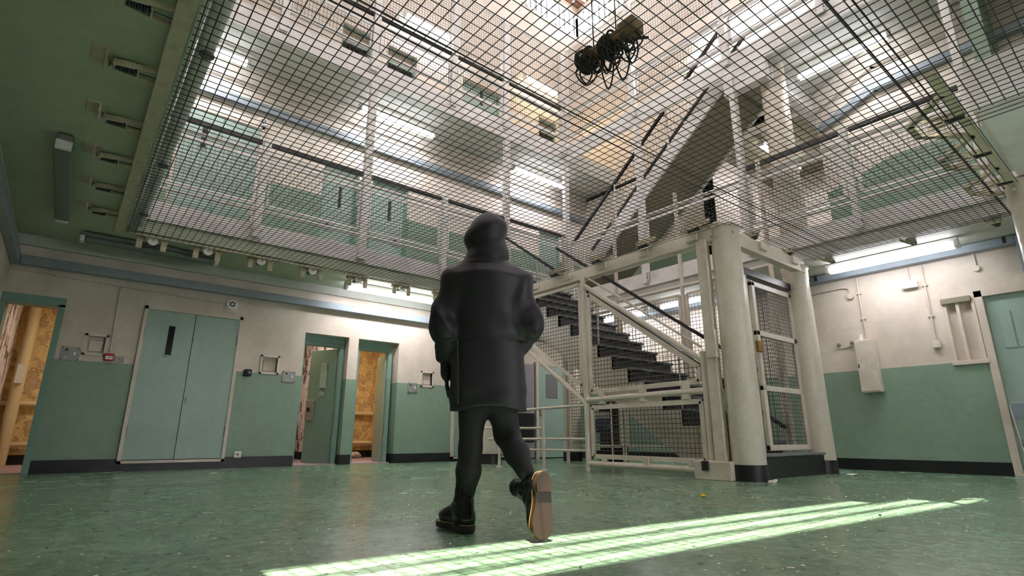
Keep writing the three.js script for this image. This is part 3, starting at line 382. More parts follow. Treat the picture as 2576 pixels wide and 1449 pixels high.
railing('first gallery railing above the cell wall with black handrail', PA, [0.35, 1.74, 3.35, 4.9, 6.37, 8.1], Y2, { h: 1.29, tall: [2, 4, 5], tallTo: 6.55, black: () => true, panels: [[0.3, 1.02]] });
railing('second gallery railing above the cell wall with tall mesh screens', PA, [0.35, 1.74, 3.31, 5.0, 6.33, 8.06], Y4, { h: 0.98, tall: [1, 2, 3, 4, 5], tallTo: 9.6, black: () => true, panels: [[0.24, 0.74], [1.1, 2.55]], step: 0.062, r: 0.0032 });
railing('first gallery railing beyond the staircase', PB, [-8.02, -6.0, -3.94, -2.4, -1.0], Y2, { h: 1.29, tall: [1, 2, 4], tallTo: 6.55, black: i => i > 1, panels: [[0.3, 1.02]] });
railing('second gallery railing beyond the staircase with mesh screens', PB, [-8.02, -6.03, -3.97, -2.4, -1.03], Y4, { h: 0.98, tall: [1, 2, 3, 4], tallTo: 9.6, black: i => false, panels: [[0.24, 0.74], [1.1, 2.55]], step: 0.062, r: 0.0032 });
// ---------------------------------------------------------------- safety net
{ const t = thing('safety_net', 'black wire safety net stretched across the whole atrium', 'net', [0, 0, 0]); const w = [], seams = [];
  const x0 = EC, x1 = EB, z0 = EA + 0.02, z1 = 0.25, sag = (x, z) => NET - 0.035 * Math.sin(Math.PI * (x - x0) / (x1 - x0)) * Math.sin(Math.PI * (z - z0) / (z1 - z0)) - 0.006 * (vnoise(x * 1.3 + 9, z * 1.3 + 20, 64, 5) - 0.5);
  const inHole = (x, z) => (x > 5.9 && z < -3.22) || (x > 5.4 && z > -0.64), S = 0.0765, R = 0.0038;
  const line = (pts, r) => { for (let i = 0; i + 1 < pts.length; i++) w.push(rod(pts[i], pts[i + 1], r, 4)); };
  const walk = (f, n, r) => { let cur = []; for (let i = 0; i <= n; i++) { const [x, z] = f(i / n); if (inHole(x, z)) { if (cur.length > 1) line(cur, r); cur = []; } else cur.push(V(x, sag(x, z), z)); } if (cur.length > 1) line(cur, r); };
  for (let x = x0 + 0.02; x <= x1; x += S) walk(k => [x, z0 + (z1 - z0) * k], 15, R);
  for (let z = z0; z <= z1; z += S) walk(k => [x0 + (x1 - x0) * k, z], 16, R);
  const m = mesh('wire_mesh', w, M.wire, t); m.userData.kind = 'stuff';
  const heavy = (pts, r) => { const g = []; for (let i = 0; i + 1 < pts.length; i++) g.push(rod(pts[i], pts[i + 1], r, 5)); mesh('seam_cord', g, M.wire, t); };
  for (const z of [-2.62, -2.73, -0.88, -0.78]) { const p = []; for (let i = 0; i <= 16; i++) { const x = x0 + (x1 - x0) * i / 16; p.push(V(x, sag(x, z) + 0.004, z)); } heavy(p, 0.006); }
}
// ---------------------------------------------------------------- net tensioners and anchors
function helix(n, r, L, wr) { const p = []; for (let i = 0; i <= n * 10; i++) { const a = i / 10 * Math.PI * 2; p.push(V(L * i / (n * 10), Math.cos(a) * r, Math.sin(a) * r)); } return new THREE.TubeGeometry(new THREE.CatmullRomCurve3(p), n * 10, wr, 5); }
const springGeo = helix(8, 0.024, 0.12, 0.006);
function tensionerProto() { const t = new THREE.Group();
  mesh('frame', [bar(V(0, 0, -0.09), V(0.15, 0, -0.055), 0.006, 0.04), bar(V(0.15, 0, -0.055), V(0.26, 0, -0.03), 0.006, 0.05), bar(V(0, 0, 0.09), V(0.15, 0, 0.055), 0.006, 0.04), bar(V(0.15, 0, 0.055), V(0.26, 0, 0.03), 0.006, 0.05), rb(0.12, 0.13, -0.03, 0.03, -0.055, 0.055, 0.003)], M.bracket, t);
  mesh('spring', springGeo.clone().translate(0.14, -0.012, 0), M.spring, t); mesh('spring_core', rod(V(0.14, -0.012, 0), V(0.26, -0.012, 0), 0.018, 8), M.rubber, t); mesh('eye_bolt', rod(V(0.02, -0.012, 0), V(0.14, -0.012, 0), 0.005, 6), M.spring, t); mesh('end_cap', rb(0.255, 0.27, -0.035, 0.03, -0.035, 0.035, 0.006), M.bracket, t); return t; }
const proto = tensionerProto();
function tensioner(x, y, z, turn, label, group) { const t = proto.clone(); t.name = numbered('net_tensioner'); scene.add(t); t.position.set(x, y, z); t.rotation.y = turn; tag(t, label, 'tensioner', group); return t; }
function anchorPlate(x, z, turn, label) { const t = thing('ceiling_anchor', label, 'anchor', [x, 0, z], turn, 'ceiling anchors of the net'); mesh('plate', rb(-0.06, 0.06, Y1 - 0.012, Y1, -0.1, 0.1, 0.003), M.bracket, t); mesh('upstand', rb(0.02, 0.035, Y1 - 0.08, Y1 - 0.012, -0.1, 0.1, 0.003).rotateZ(0), M.bracket, t); mesh('eye', new THREE.TorusGeometry(0.016, 0.005, 6, 14).rotateY(Math.PI / 2).translate(0.05, Y1 - 0.05, 0), M.spring, t); mesh('cord', rod(V(0.05, Y1 - 0.05, 0), V(0.17, Y1 - 0.06, 0.0), 0.005, 5), M.bracket, t); }
[-3.49, -4.24, -5.11, -5.9, -6.7, -7.5].forEach((z, i) => tensioner(0.14, 2.955, z, Math.PI, 'spring net tensioner on the left edge bar, ' + ORD[5 - i] + ' from the far corner', 'left edge net tensioners'));
[-3.45, -4.25, -5.05, -5.87, -6.65, -7.45].forEach((z, i) => anchorPlate(-0.2, z, 0, 'folded ceiling anchor plate on the far left ceiling, ' + ORD[5 - i] + ' from the far corner'));
[0.55, 1.2, 1.9, 2.65, 3.4, 4.2, 5.0].forEach((x, i) => { tensioner(x, 2.95, EA, Math.PI / 2, 'net tensioner on the cell wall side, ' + ORD[i] + ' from the left corner', 'cell wall net tensioners').rotation.y = Math.PI / 2;
  const t = thing('net_clamp', 'hanging clamp with white roller under the cell wall net edge, ' + ORD[i] + ' from the left', 'clamp', [x, 2.93, EA - 0.1], 0, 'cell wall net clamps'); mesh('roller', new THREE.CylinderGeometry(0.045, 0.045, 0.03, 16).rotateX(Math.PI / 2), M.white, t); for (const s of [-1, 1]) mesh('jaw', rb(s * 0.1 - 0.03, s * 0.1 + 0.02, -0.1, 0.02, -0.015, 0.0, 0.004), M.bracket, t); mesh('bracket', rb(-0.13, 0.13, 0.0, 0.05, -0.06, -0.03, 0.006), M.bracket, t); t.scale.set(1.35, 1.2, 1.35); });
[-2.9, -1.9, -1.05].forEach((z, i) => tensioner(EB - 0.02, 2.95, z, 0, 'net tensioner above the right hand batten, ' + ORD[i] + ' from the columns', 'right wall net tensioners'));
[5.2, 6.1, 7.0].forEach((x, i) => { const z = ED - 0.1; tensioner(x, 2.96, z - 0.22, -Math.PI / 2, 'dark net tensioner at the right edge of the net, ' + ORD[2 - i] + ' from the right wall', 'near right net tensioners'); });
{ const t = thing('net_edge_bar', 'zigzag cream net frame at the right edge of the net', 'beam', [0, 0, 0]); const z = ED - 0.1; mesh('bar', rb(4.4, 8.0, 2.94, 2.99, z - 0.02, z + 0.05, 0.004), M.bracket, t); for (const x of [5.2, 6.1, 7.0]) { mesh('strut', bar(V(x - 0.45, 2.955, z), V(x - 0.12, 2.955, z - 0.3), 0.05, 0.03), M.bracket, t); mesh('strut', bar(V(x + 0.45, 2.955, z), V(x + 0.12, 2.955, z - 0.3), 0.05, 0.03), M.bracket, t); mesh('strut', bar(V(x - 0.14, 2.955, z - 0.3), V(x + 0.14, 2.955, z - 0.3), 0.05, 0.03), M.bracket, t); } }
[-5.95, -5.05, -4.2, -3.42].forEach((z, i) => { const t = tensioner(5.755, 2.99, z + 0.2, Math.PI, 'net tensioner lying on the staircase beam, ' + ORD[3 - i] + ' from the large column', 'staircase beam net tensioners'); t.rotation.y = Math.PI / 2; t.scale.set(1.4, 1.4, 1.0); });
[6.45, 7.45].forEach((x, i) => tensioner(x, 3.0, -3.1, 0.35, 'net tensioner lying on the beam between the columns, ' + ['left', 'right'][i] + ' one', 'gate beam net tensioners'));

// ---------------------------------------------------------------- staircase from the floor to the first gallery
const RISE = Y2 / 17, GO = 0.28, SX0 = 6.2, SX1 = 7.62, Z1 = -3.32;
{ const t = thing('staircase', 'white sided staircase with black treads climbing to the first gallery', 'staircase', [0, 0, 0]);
  for (const x of [SX0, SX1]) { const sh = new THREE.Shape(); sh.moveTo(0, 0); for (let k = 1; k <= 17; k++) { sh.lineTo((k - 1) * GO, k * RISE - 0.012); sh.lineTo(k * GO, k * RISE - 0.012); } sh.lineTo(17 * GO, 17 * RISE - 0.45); sh.lineTo(0.6, 0); sh.lineTo(0, 0);
    mesh('string', new THREE.ExtrudeGeometry(sh, { depth: 0.06, bevelEnabled: false }).rotateY(Math.PI / 2).translate(x - 0.03, 0, Z1), M.column, t); }
  for (let k = 1; k <= 17; k++) { const z = Z1 - (k - 1) * GO, y = k * RISE; mesh('tread', rb(SX0 - 0.025, SX1 + 0.025, y - 0.035, y, z - GO - 0.02, z + 0.03, 0.006), M.stair, t); mesh('riser', bx(SX0 - 0.027, SX1, y - RISE, y - 0.03, z - 0.02, z), M.stair, t); mesh('nosing', rb(SX0 - 0.034, SX1 + 0.034, y - 0.03, y + 0.004, z + 0.0, z + 0.036, 0.004), M.nosing, t); }
  mesh('soffit', bar(V((SX0 + SX1) / 2, 0.02, Z1 - 0.66), V((SX0 + SX1) / 2, Y2 - 0.46, Z1 - 17 * GO), SX1 - SX0 - 0.06, 0.04), M.column, t);
  const slope = RISE / GO, hr = (x, h, za, zb, name) => mesh(name, bar(V(x, (Z1 - za) * slope + h, za), V(x, (Z1 - zb) * slope + h, zb), 0.05, 0.05), M.rail, t);
  hr(SX0 + 0.06, 0.93, -3.55, -7.9, 'handrail'); hr(SX1 - 0.1, 1.05, -3.7, -7.8, 'handrail'); for (const z of [-4.2, -5.6, -7.0]) mesh('rail_bracket', rod(V(SX0 + 0.06, (Z1 - z) * slope, z), V(SX0 + 0.06, (Z1 - z) * slope + 0.93, z), 0.012, 6), M.steel, t);
  hr(SX1 - 0.06, 0.45, -3.5, -4.6, 'lower_rail'); }
{ const t = thing('stair_plinth', 'low black faced plinth step between the two columns', 'plinth', [0, 0, 0]); mesh('face', rb(6.1, 7.9, 0, 0.24, -3.42, -3.2, 0.006), M.black, t); mesh('top', rb(6.1, 7.9, 0.24, 0.27, -3.44, -3.18, 0.006), M.grey, t); }
{ const t = thing('stair_kerb', 'chipped cream kerb at the foot of the staircase cage', 'kerb', [0, 0, 0]); mesh('kerb', rb(5.72, 5.98, 0, 0.2, -3.75, -3.3, 0.01), M.steel, t); mesh('socket', rb(5.7, 5.76, 0.1, 0.2, -3.64, -3.56, 0.004), M.dark, t); }
// cage around the staircase
const slope1 = RISE / GO, CX = 5.85;
{ const t = thing('stair_cage', 'cream tube and wire mesh cage on the near side of the staircase', 'cage', [0, 0, 0]), P = (u, v) => V(CX, v, u), diag = z => 1.3 + (-3.53 - z) * 0.705;
  mesh('post', rod(V(CX, 0, -5.5), V(CX, 2.8, -5.5), 0.042, 14), M.steel, t); mesh('post', rod(V(CX, 0, -3.58), V(CX, 1.45, -3.58), 0.042, 14), M.steel, t); mesh('channel_post', [rb(CX - 0.05, CX - 0.035, 0.2, 2.82, -3.52, -3.4, 0.004), rb(CX - 0.05, CX + 0.05, 0.2, 2.82, -3.41, -3.395, 0.004)], M.steel, t); mesh('lock_box', rb(CX - 0.09, CX - 0.03, 1.35, 1.68, -3.5, -3.36, 0.01), M.steel, t);
  mesh('diagonal_rail', rod(P(-5.46, diag(-5.46)), P(-3.58, diag(-3.58)), 0.036, 12), M.steel, t); mesh('mid_rail', rod(P(-5.5, 0.97), P(-3.58, 0.99), 0.04, 12), M.steel, t); mesh('bottom_rail', rod(P(-5.5, 0.1), P(-3.6, 0.09), 0.04, 12), M.steel, t);
  mesh('upper_frame', frameQuad(P, [[-5.4, 1.08], [-3.66, 1.1], [-3.66, diag(-3.66) - 0.12], [-5.4, diag(-5.4) - 0.1]], 0.06, 0.03), M.steel, t); const a = mesh('wire_mesh', grid(P, -5.38, -3.68, 1.1, 2.6, 0.058, 0.0042, u => diag(u) - 0.14), M.meshwire, t); a.userData.kind = 'stuff';
  mesh('lower_frame', frameQuad(P, [[-5.4, 0.2], [-3.66, 0.19], [-3.66, 0.87], [-5.4, 0.86]], 0.06, 0.03), M.steel, t); const b = mesh('wire_mesh', grid(P, -5.38, -3.68, 0.22, 0.85, 0.058, 0.0042), M.meshwire, t); b.userData.kind = 'stuff';
  for (const z of [-5.2, -4.5, -3.85]) for (const y of [0.12, 0.9, 1.0]) mesh('clip', rb(CX - 0.03, CX + 0.02, y, y + 0.09, z - 0.045, z + 0.045, 0.004), M.steel, t);
  const d2 = z => 0.95 + (-5.55 - z) * 0.72; mesh('stair_rail', rod(P(-5.5, d2(-5.5)), P(-7.9, d2(-7.9)), 0.036, 12), M.steel, t); mesh('stair_frame', frameQuad(P, [[-5.58, d2(-5.58) + 0.2], [-5.58, 2.72], [-7.7, 2.72], [-7.7, d2(-7.7) + 0.12]], 0.05, 0.025), M.steel, t);
  const c = mesh('wire_mesh', grid(P, -7.68, -5.6, 1.1, 2.7, 0.058, 0.0042, u => [d2(u) + 0.2, 2.7]), M.meshwire, t); c.userData.kind = 'stuff';
  mesh('over_rail', rod(P(-5.46, diag(-5.46) + 0.16), P(-3.6, diag(-3.6) + 0.16), 0.016, 8), M.steel, t); }
{ const X = 7.72, t = thing('stair_screen', 'tall mesh screen on the far side of the staircase', 'screen', [0, 0, 0]), P = (u, v) => V(X, v, u);
  for (const z of [-3.5, -5.0, -6.4, -7.8]) mesh('post', rod(V(X, 0, z), V(X, 4.6, z), 0.035, 10), M.steel, t); for (const [a, b] of [[-5.0, -3.5], [-6.4, -5.0], [-7.8, -6.4]]) { mesh('frame', frameQuad(P, [[a + 0.07, 0.3], [b - 0.07, 0.3], [b - 0.07, 2.75], [a + 0.07, 2.75]], 0.05, 0.025), M.steel, t); const w = mesh('wire_mesh', grid(P, a + 0.08, b - 0.08, 0.3, 2.75, 0.06, 0.004), M.meshwire, t); w.userData.kind = 'stuff'; mesh('rail', rod(P(a, 2.9), P(b, 2.9), 0.03, 10), M.steel, t); } }
{ const t = thing('stair_gate', 'cream steel mesh gate between the two columns', 'gate', [0, 0, -3.36]), P = (u, v) => V(u, v, 0);
  mesh('jamb', [rb(6.3, 6.42, 0.27, 2.7, -0.05, 0.05), rb(6.5, 6.62, 0.27, 2.6, -0.03, 0.03)], M.steel, t); mesh('stile', [rb(6.74, 6.82, 0.3, 2.44, -0.025, 0.025), rb(7.78, 7.86, 0.3, 2.44, -0.025, 0.025)], M.steel, t);
  for (const y of [0.3, 1.02, 1.72, 2.38]) mesh('gate_rail', rb(6.74, 7.86, y, y + 0.07, -0.025, 0.025), M.steel, t); for (const [a, b] of [[0.37, 1.02], [1.09, 1.72], [1.79, 2.38]]) { const w = mesh('wire_mesh', grid(P, 6.82, 7.78, a, b, 0.05, 0.0035), M.meshwire, t); w.userData.kind = 'stuff'; } mesh('lock', rb(6.66, 6.8, 1.5, 1.64, 0.025, 0.06, 0.006), M.brass, t); mesh('head_rail', rb(6.2, 7.9, 2.5, 2.6, -0.06, 0.04), M.rail, t); }
// flight from the first to the second gallery
{ const t = thing('upper_staircase', 'upper staircase flight with khaki underside and black handrails', 'staircase', [0, 0, 0]), xa = 8.42, xb = 9.72, za = -8.55, zb = -4.05, sl = (Y4 - Y2) / (zb - za), y = z => Y2 + (z - za) * sl;
  for (const x of [xa, xb]) mesh('string', bar(V(x, y(za) - 0.06, za), V(x, y(zb) - 0.06, zb), 0.05, 0.3), M.white, t); mesh('soffit', bar(V((xa + xb) / 2, y(za) - 0.17, za), V((xa + xb) / 2, y(zb) - 0.17, zb), xb - xa - 0.04, 0.03), M.khaki, t);
  const n = 17; for (let k = 0; k < n; k++) { const z = za + (zb - za) * k / n; mesh('tread', bx(xa, xb, y(z) + 0.1, y(z) + 0.13, z, z + 0.28), M.stair, t); }
  for (const [x, h] of [[xa, 0.98], [9.07, 0.98]]) { mesh('handrail', bar(V(x, y(-8.2) + h, -8.2), V(x, y(zb) + h, zb), 0.055, 0.055), M.rail, t); for (const z of [-8.3, -6.9, -5.5, -4.2]) mesh('baluster', rod(V(x, y(z), z), V(x, y(z) + h, z), 0.02, 8), M.white, t); const P = (u, v) => V(x, y(u) + v, u); const g = []; for (let u = -8.4; u <= -4.1; u += 0.075) g.push(rod(P(u, 0.1), P(u, 0.95), 0.0025, 4)); for (let v = 0.1; v < 0.96; v += 0.075) g.push(rod(P(-8.4, v), P(-4.1, v), 0.0025, 4)); const w = mesh('wire_mesh', g, M.meshwire, t); w.userData.kind = 'stuff'; } }
// barrier rails left of the cage
{ const t = thing('barrier_rail', 'low cream barrier rails between the person and the staircase', 'barrier', [0, 0, 0]); for (const z of [-6.05, -7.1]) { mesh('post', rod(V(5.5, 0, z), V(5.5, 0.85, z), 0.022, 10), M.steel, t); mesh('foot', new THREE.CylinderGeometry(0.045, 0.05, 0.012, 14).translate(5.5, 0.006, z), M.steel, t); }
  mesh('rail', rod(V(5.85, 0.9, -5.55), V(5.5, 0.84, -7.6), 0.022, 10), M.steel, t); mesh('rail', rod(V(5.85, 0.43, -5.55), V(5.5, 0.42, -7.4), 0.02, 10), M.steel, t); mesh('rail', rod(V(5.85, 0.27, -5.55), V(5.5, 0.27, -6.9), 0.018, 10), M.steel, t); mesh('rail', rod(V(5.5, 0.58, -6.05), V(5.5, 0.6, -7.8), 0.018, 10), M.steel, t); mesh('end_post', rod(V(5.5, 0.27, -6.9), V(5.5, 0.42, -6.9), 0.018, 8), M.steel, t); }
{ const t = thing('storage_shelf', 'dark storage rack under the staircase', 'shelf', [7.6, 0, -8.2]); t.position.set(8.6, 0, -7.4); mesh('side', [bx(-0.02, 0, 0, 1.1, -0.35, 0.35)], M.dark, t); for (const y of [0.06, 0.55, 1.05]) mesh('shelf', rb(-0.45, 0, y, y + 0.03, -0.35, 0.35), M.dark, t); mesh('upright', [rod(V(-0.44, 0, -0.34), V(-0.44, 1.1, -0.34), 0.015, 6), rod(V(-0.44, 0, 0.34), V(-0.44, 1.1, 0.34), 0.015, 6)], M.steel, t); }
{ const t = thing('folded_cloth', 'blue cloth and white papers on the rack under the stairs', 'cloth', [8.35, 0.585, -7.45]); mesh('cloth', rb(-0.13, 0.13, 0, 0.22, -0.12, 0.12, 0.06), std(0x3d4664, 0.8), t); mesh('papers', rb(-0.1, 0.12, 0.22, 0.36, -0.14, 0.1, 0.03), M.paper, t); }

// ---------------------------------------------------------------- rope bundle lying on the net
{ const t = thing('rope_bundle', 'timber block wound with tangled dark ropes hanging over the net', 'rope', [2.5, 3.07, -2.05]), r = (a, b) => a + (b - a) * rnd();
  mesh('timber', [rb(-0.045, 0.045, -0.042, 0.042, -0.3, 0.3, 0.006)], M.timber, t); mesh('head_block', rb(-0.07, 0.07, -0.05, 0.055, 0.16, 0.31, 0.008), M.timber, t);
  for (const [z, n] of [[-0.22, 9], [0.02, 10]]) for (let k = 0; k < n; k++) { const zz = z + r(-0.05, 0.06), rad = r(0.065, 0.095), p = []; for (let i = 0; i < 12; i++) { const a = i / 12 * Math.PI * 2; p.push(V(Math.cos(a) * rad * r(0.9, 1.1), Math.sin(a) * rad * r(0.9, 1.1) - 0.01, zz + Math.sin(a + k) * 0.02)); } mesh('rope_turn', tube(p, 0.009, 40, 6, true), M.rope, t); }
  for (let k = 0; k < 20; k++) { const z = k < 14 ? r(-0.05, 0.24) : r(-0.28, -0.1), L = k < 2 ? r(0.4, 0.5) : r(0.12, 0.28), w = r(0.03, 0.11), x = r(-0.04, 0.05); mesh('rope_loop', tube([V(x - 0.02, -0.03, z), V(x - w * 0.6, -L * 0.6, z - 0.01), V(x, -L, z + w * 0.4), V(x + w * 0.5, -L * 0.65, z + w), V(x + 0.03, -0.03, z + 0.05)], 0.007, 36, 6), M.rope, t); }
  mesh('loose_end', tube([V(0.04, 0, 0.12), V(0.12, -0.01, 0.22), V(0.2, 0.02, 0.25)], 0.012, 16, 6), M.rope, t); for (const z of [-0.14, 0.1]) mesh('hanger', rod(V(0, 0, z), V(0, 11, z), 0.006, 5), M.rope, t); t.scale.set(0.86, 0.86, 0.86); }

// ---------------------------------------------------------------- litter on the floor
{ const g = []; for (let k = 0; k < 1500; k++) { const u = rnd(), x = -0.6 + rnd() * 8.4, z = -0.8 - (k < 900 ? rnd() * 2.6 : rnd() * 7), s = 0.003 + 0.009 * rnd() * rnd(); if (x > 5.5 && z < -3.05) continue; const q = new THREE.CircleGeometry(s, 5).rotateX(-Math.PI / 2 + (rnd() - 0.5) * 0.5).rotateY(rnd() * 6).translate(x, 0.002 + s * 0.25, z); g.push(q); } const m = std(0xdfddd0, 0.7, { side: THREE.DoubleSide }); tag(mesh('paint_flakes', g, m), 'pale paint flakes scattered over the green floor', 'paint flakes', null, 'stuff'); }
{ const g = []; for (let k = 0; k < 90; k++) { const x = -0.2 + rnd() * 7, z = -0.9 - rnd() * 6, s = 0.004 + 0.008 * rnd(); if (x > 5.5 && z < -3.05) continue; g.push(new THREE.CircleGeometry(s, 5).scale(1.8, 1, 1).rotateX(-Math.PI / 2 + (rnd() - 0.5) * 0.4).rotateY(rnd() * 6).translate(x, 0.002 + s * 0.2, z)); } tag(mesh('dark_crumbs', g, std(0x24231f, 0.8, { side: THREE.DoubleSide })), 'dark crumbs of dirt scattered over the floor', 'dirt', null, 'stuff'); }
function leaf(x, z, s, m, label, turn, group) { const sh = new THREE.Shape(); sh.moveTo(-1, 0); sh.quadraticCurveTo(-0.2, 0.55, 1, 0); sh.quadraticCurveTo(-0.2, -0.55, -1, 0); const q = new THREE.ExtrudeGeometry(sh, { depth: 0.03, bevelEnabled: false, curveSegments: 8 }); const p = q.attributes.position; for (let i = 0; i < p.count; i++) p.setZ(i, p.getZ(i) + 0.35 * Math.abs(p.getY(i)) + 0.12 * p.getX(i) ** 2); q.rotateX(-Math.PI / 2).scale(s, s, s); q.computeVertexNormals(); const o = mesh('dry_leaf', q, m); o.position.set(x, 0.001, z); o.rotation.y = turn; tag(o, label, 'leaf', group); mesh('stalk', rod(V(-s, 0.004, 0), V(-s * 1.5, 0.006, s * 0.2), s * 0.04, 5), m, o); return o; }
M.leafTan = std(0xb9a488, 0.8); M.leafDark = std(0x2c2a22, 0.8); M.leafYellow = std(0xc3b022, 0.7);
for (const [px, pz, s, m, l, t] of [[0.62, -3.05, 0.022, 'leafTan', 'curled tan leaf left of the standing boot', 0.4], [0.98, -2.52, 0.028, 'leafTan', 'larger folded tan leaf in front of the sunlight stripes', 2.2], [0.33, -2.05, 0.03, 'leafTan', 'tan leaf near the bottom left corner', 1.2], [0.16, -3.1, 0.02, 'leafTan', 'small tan leaf on the dim left floor', 0.2], [4.0, -1.35, 0.035, 'leafDark', 'dark leaf at the lower right of the floor', 0.3], [3.35, -1.15, 0.03, 'leafDark', 'dark green leaf at the bottom right edge', 1.0], [4.75, -1.75, 0.03, 'leafDark', 'small dark leaf right of the sunlight stripes', 0.8], [3.9, -3.2, 0.035, 'leafDark', 'dark leaf on the floor before the mesh cage', 0.1], [3.15, -1.72, 0.025, 'leafTan', 'brown leaf just below the sunlight stripes', 0.4]]) leaf(px, pz, s, M[m], l, t);
{ const o = thing('yellow_scrap', 'crumpled yellow scrap on the floor before the cage', 'litter', [4.1, 0, -2.62], 0.4); mesh('scrap', [rb(-0.05, 0.03, 0.002, 0.014, -0.012, 0.014, 0.004), rb(-0.01, 0.06, 0.004, 0.02, 0, 0.02, 0.004).rotateY(0.5), rb(-0.06, -0.02, 0.004, 0.026, -0.02, -0.01, 0.004)], M.leafYellow, o); }
{ const o = thing('white_litter', 'white rolled paper at the foot of the large column', 'litter', [5.95, 0, -2.95], 0.3); mesh('paper', rod(V(-0.06, 0.016, 0), V(0.06, 0.016, 0.01), 0.016, 10), M.paper, o); mesh('scrap', rb(-0.2, -0.1, 0, 0.03, -0.03, 0.03, 0.012), M.paper, o); }
{ const o = thing('white_litter', 'flat white paper with a red edge beside the right column', 'litter', [8.0, 0, -2.95], 0.2); mesh('sheet', rb(-0.16, 0.16, 0.001, 0.006, -0.05, 0.05, 0.002), M.paper, o); mesh('red_edge', rb(-0.17, -0.05, 0.001, 0.008, 0.05, 0.065, 0.002), M.red, o); }
// ---------------------------------------------------------------- the person
function surface(f, lo, hi, h) {                         // surface nets over a distance field
  const n = [0, 1, 2].map(i => Math.ceil((hi[i] - lo[i]) / h) + 1), [a, b, c] = n, val = new Float32Array(a * b * c), id = (i, j, k) => i + a * (j + b * k);
  for (let k = 0; k < c; k++) for (let j = 0; j < b; j++) for (let i = 0; i < a; i++) val[id(i, j, k)] = f(lo[0] + i * h, lo[1] + j * h, lo[2] + k * h);
  const vid = new Int32Array(a * b * c).fill(-1), pos = [], idx = [];
  for (let k = 0; k + 1 < c; k++) for (let j = 0; j + 1 < b; j++) for (let i = 0; i + 1 < a; i++) {
    let m = 0, s = [0, 0, 0]; const cv = []; for (let q = 0; q < 8; q++) cv.push(val[id(i + (q & 1), j + (q >> 1 & 1), k + (q >> 2))]);
    for (let p = 0; p < 8; p++) for (const d of [1, 2, 4]) { if (p & d) continue; const q = p | d; if ((cv[p] < 0) !== (cv[q] < 0)) { const t = cv[p] / (cv[p] - cv[q]); for (let e = 0; e < 3; e++) { const A = p >> e & 1, B = q >> e & 1; s[e] += A + (B - A) * t; } m++; } }
    if (m) { vid[id(i, j, k)] = pos.length / 3; pos.push(lo[0] + (i + s[0] / m) * h, lo[1] + (j + s[1] / m) * h, lo[2] + (k + s[2] / m) * h); }
  }
  const quad = (p, q, r, s, flip) => flip ? idx.push(p, r, q, p, s, r) : idx.push(p, q, r, p, r, s);
  for (let k = 1; k + 1 < c; k++) for (let j = 1; j + 1 < b; j++) for (let i = 1; i + 1 < a; i++) { const v0 = val[id(i, j, k)] < 0;
    if (v0 !== (val[id(i + 1, j, k)] < 0)) quad(vid[id(i, j - 1, k - 1)], vid[id(i, j, k - 1)], vid[id(i, j, k)], vid[id(i, j - 1, k)], !v0);
    if (v0 !== (val[id(i, j + 1, k)] < 0)) quad(vid[id(i - 1, j, k - 1)], vid[id(i - 1, j, k)], vid[id(i, j, k)], vid[id(i, j, k - 1)], !v0);
    if (v0 !== (val[id(i, j, k + 1)] < 0)) quad(vid[id(i - 1, j - 1, k)], vid[id(i, j - 1, k)], vid[id(i, j, k)], vid[id(i - 1, j, k)], !v0); }
  const g = new THREE.BufferGeometry(); g.setAttribute('position', new THREE.Float32BufferAttribute(pos, 3)); g.setIndex(idx); g.computeVertexNormals();
  g.setAttribute('uv', new THREE.Float32BufferAttribute(new Float32Array(pos.length / 3 * 2), 2)); const u = g.attributes.uv; for (let i = 0; i < u.count; i++) u.setXY(i, pos[3 * i], pos[3 * i + 1]); return g;
}
const smin = (a, b, k) => { const h = Math.max(k - Math.abs(a - b), 0) / k; return Math.min(a, b) - h * h * k / 4; };
function cone(x, y, z, A, B, ra, rb) { const ax = A[0], ay = A[1], az = A[2], dx = B[0] - ax, dy = B[1] - ay, dz = B[2] - az, t = Math.max(0, Math.min(1, ((x - ax) * dx + (y - ay) * dy + (z - az) * dz) / (dx * dx + dy * dy + dz * dz))); return Math.hypot(x - ax - dx * t, y - ay - dy * t, z - az - dz * t) - (ra + (rb - ra) * t); }
const ell = (x, y, z, C, R) => { const p = (x - C[0]) / R[0], q = (y - C[1]) / R[1], r = (z - C[2]) / R[2], l = Math.hypot(p, q, r); return (l - 1) * Math.min(...R); };
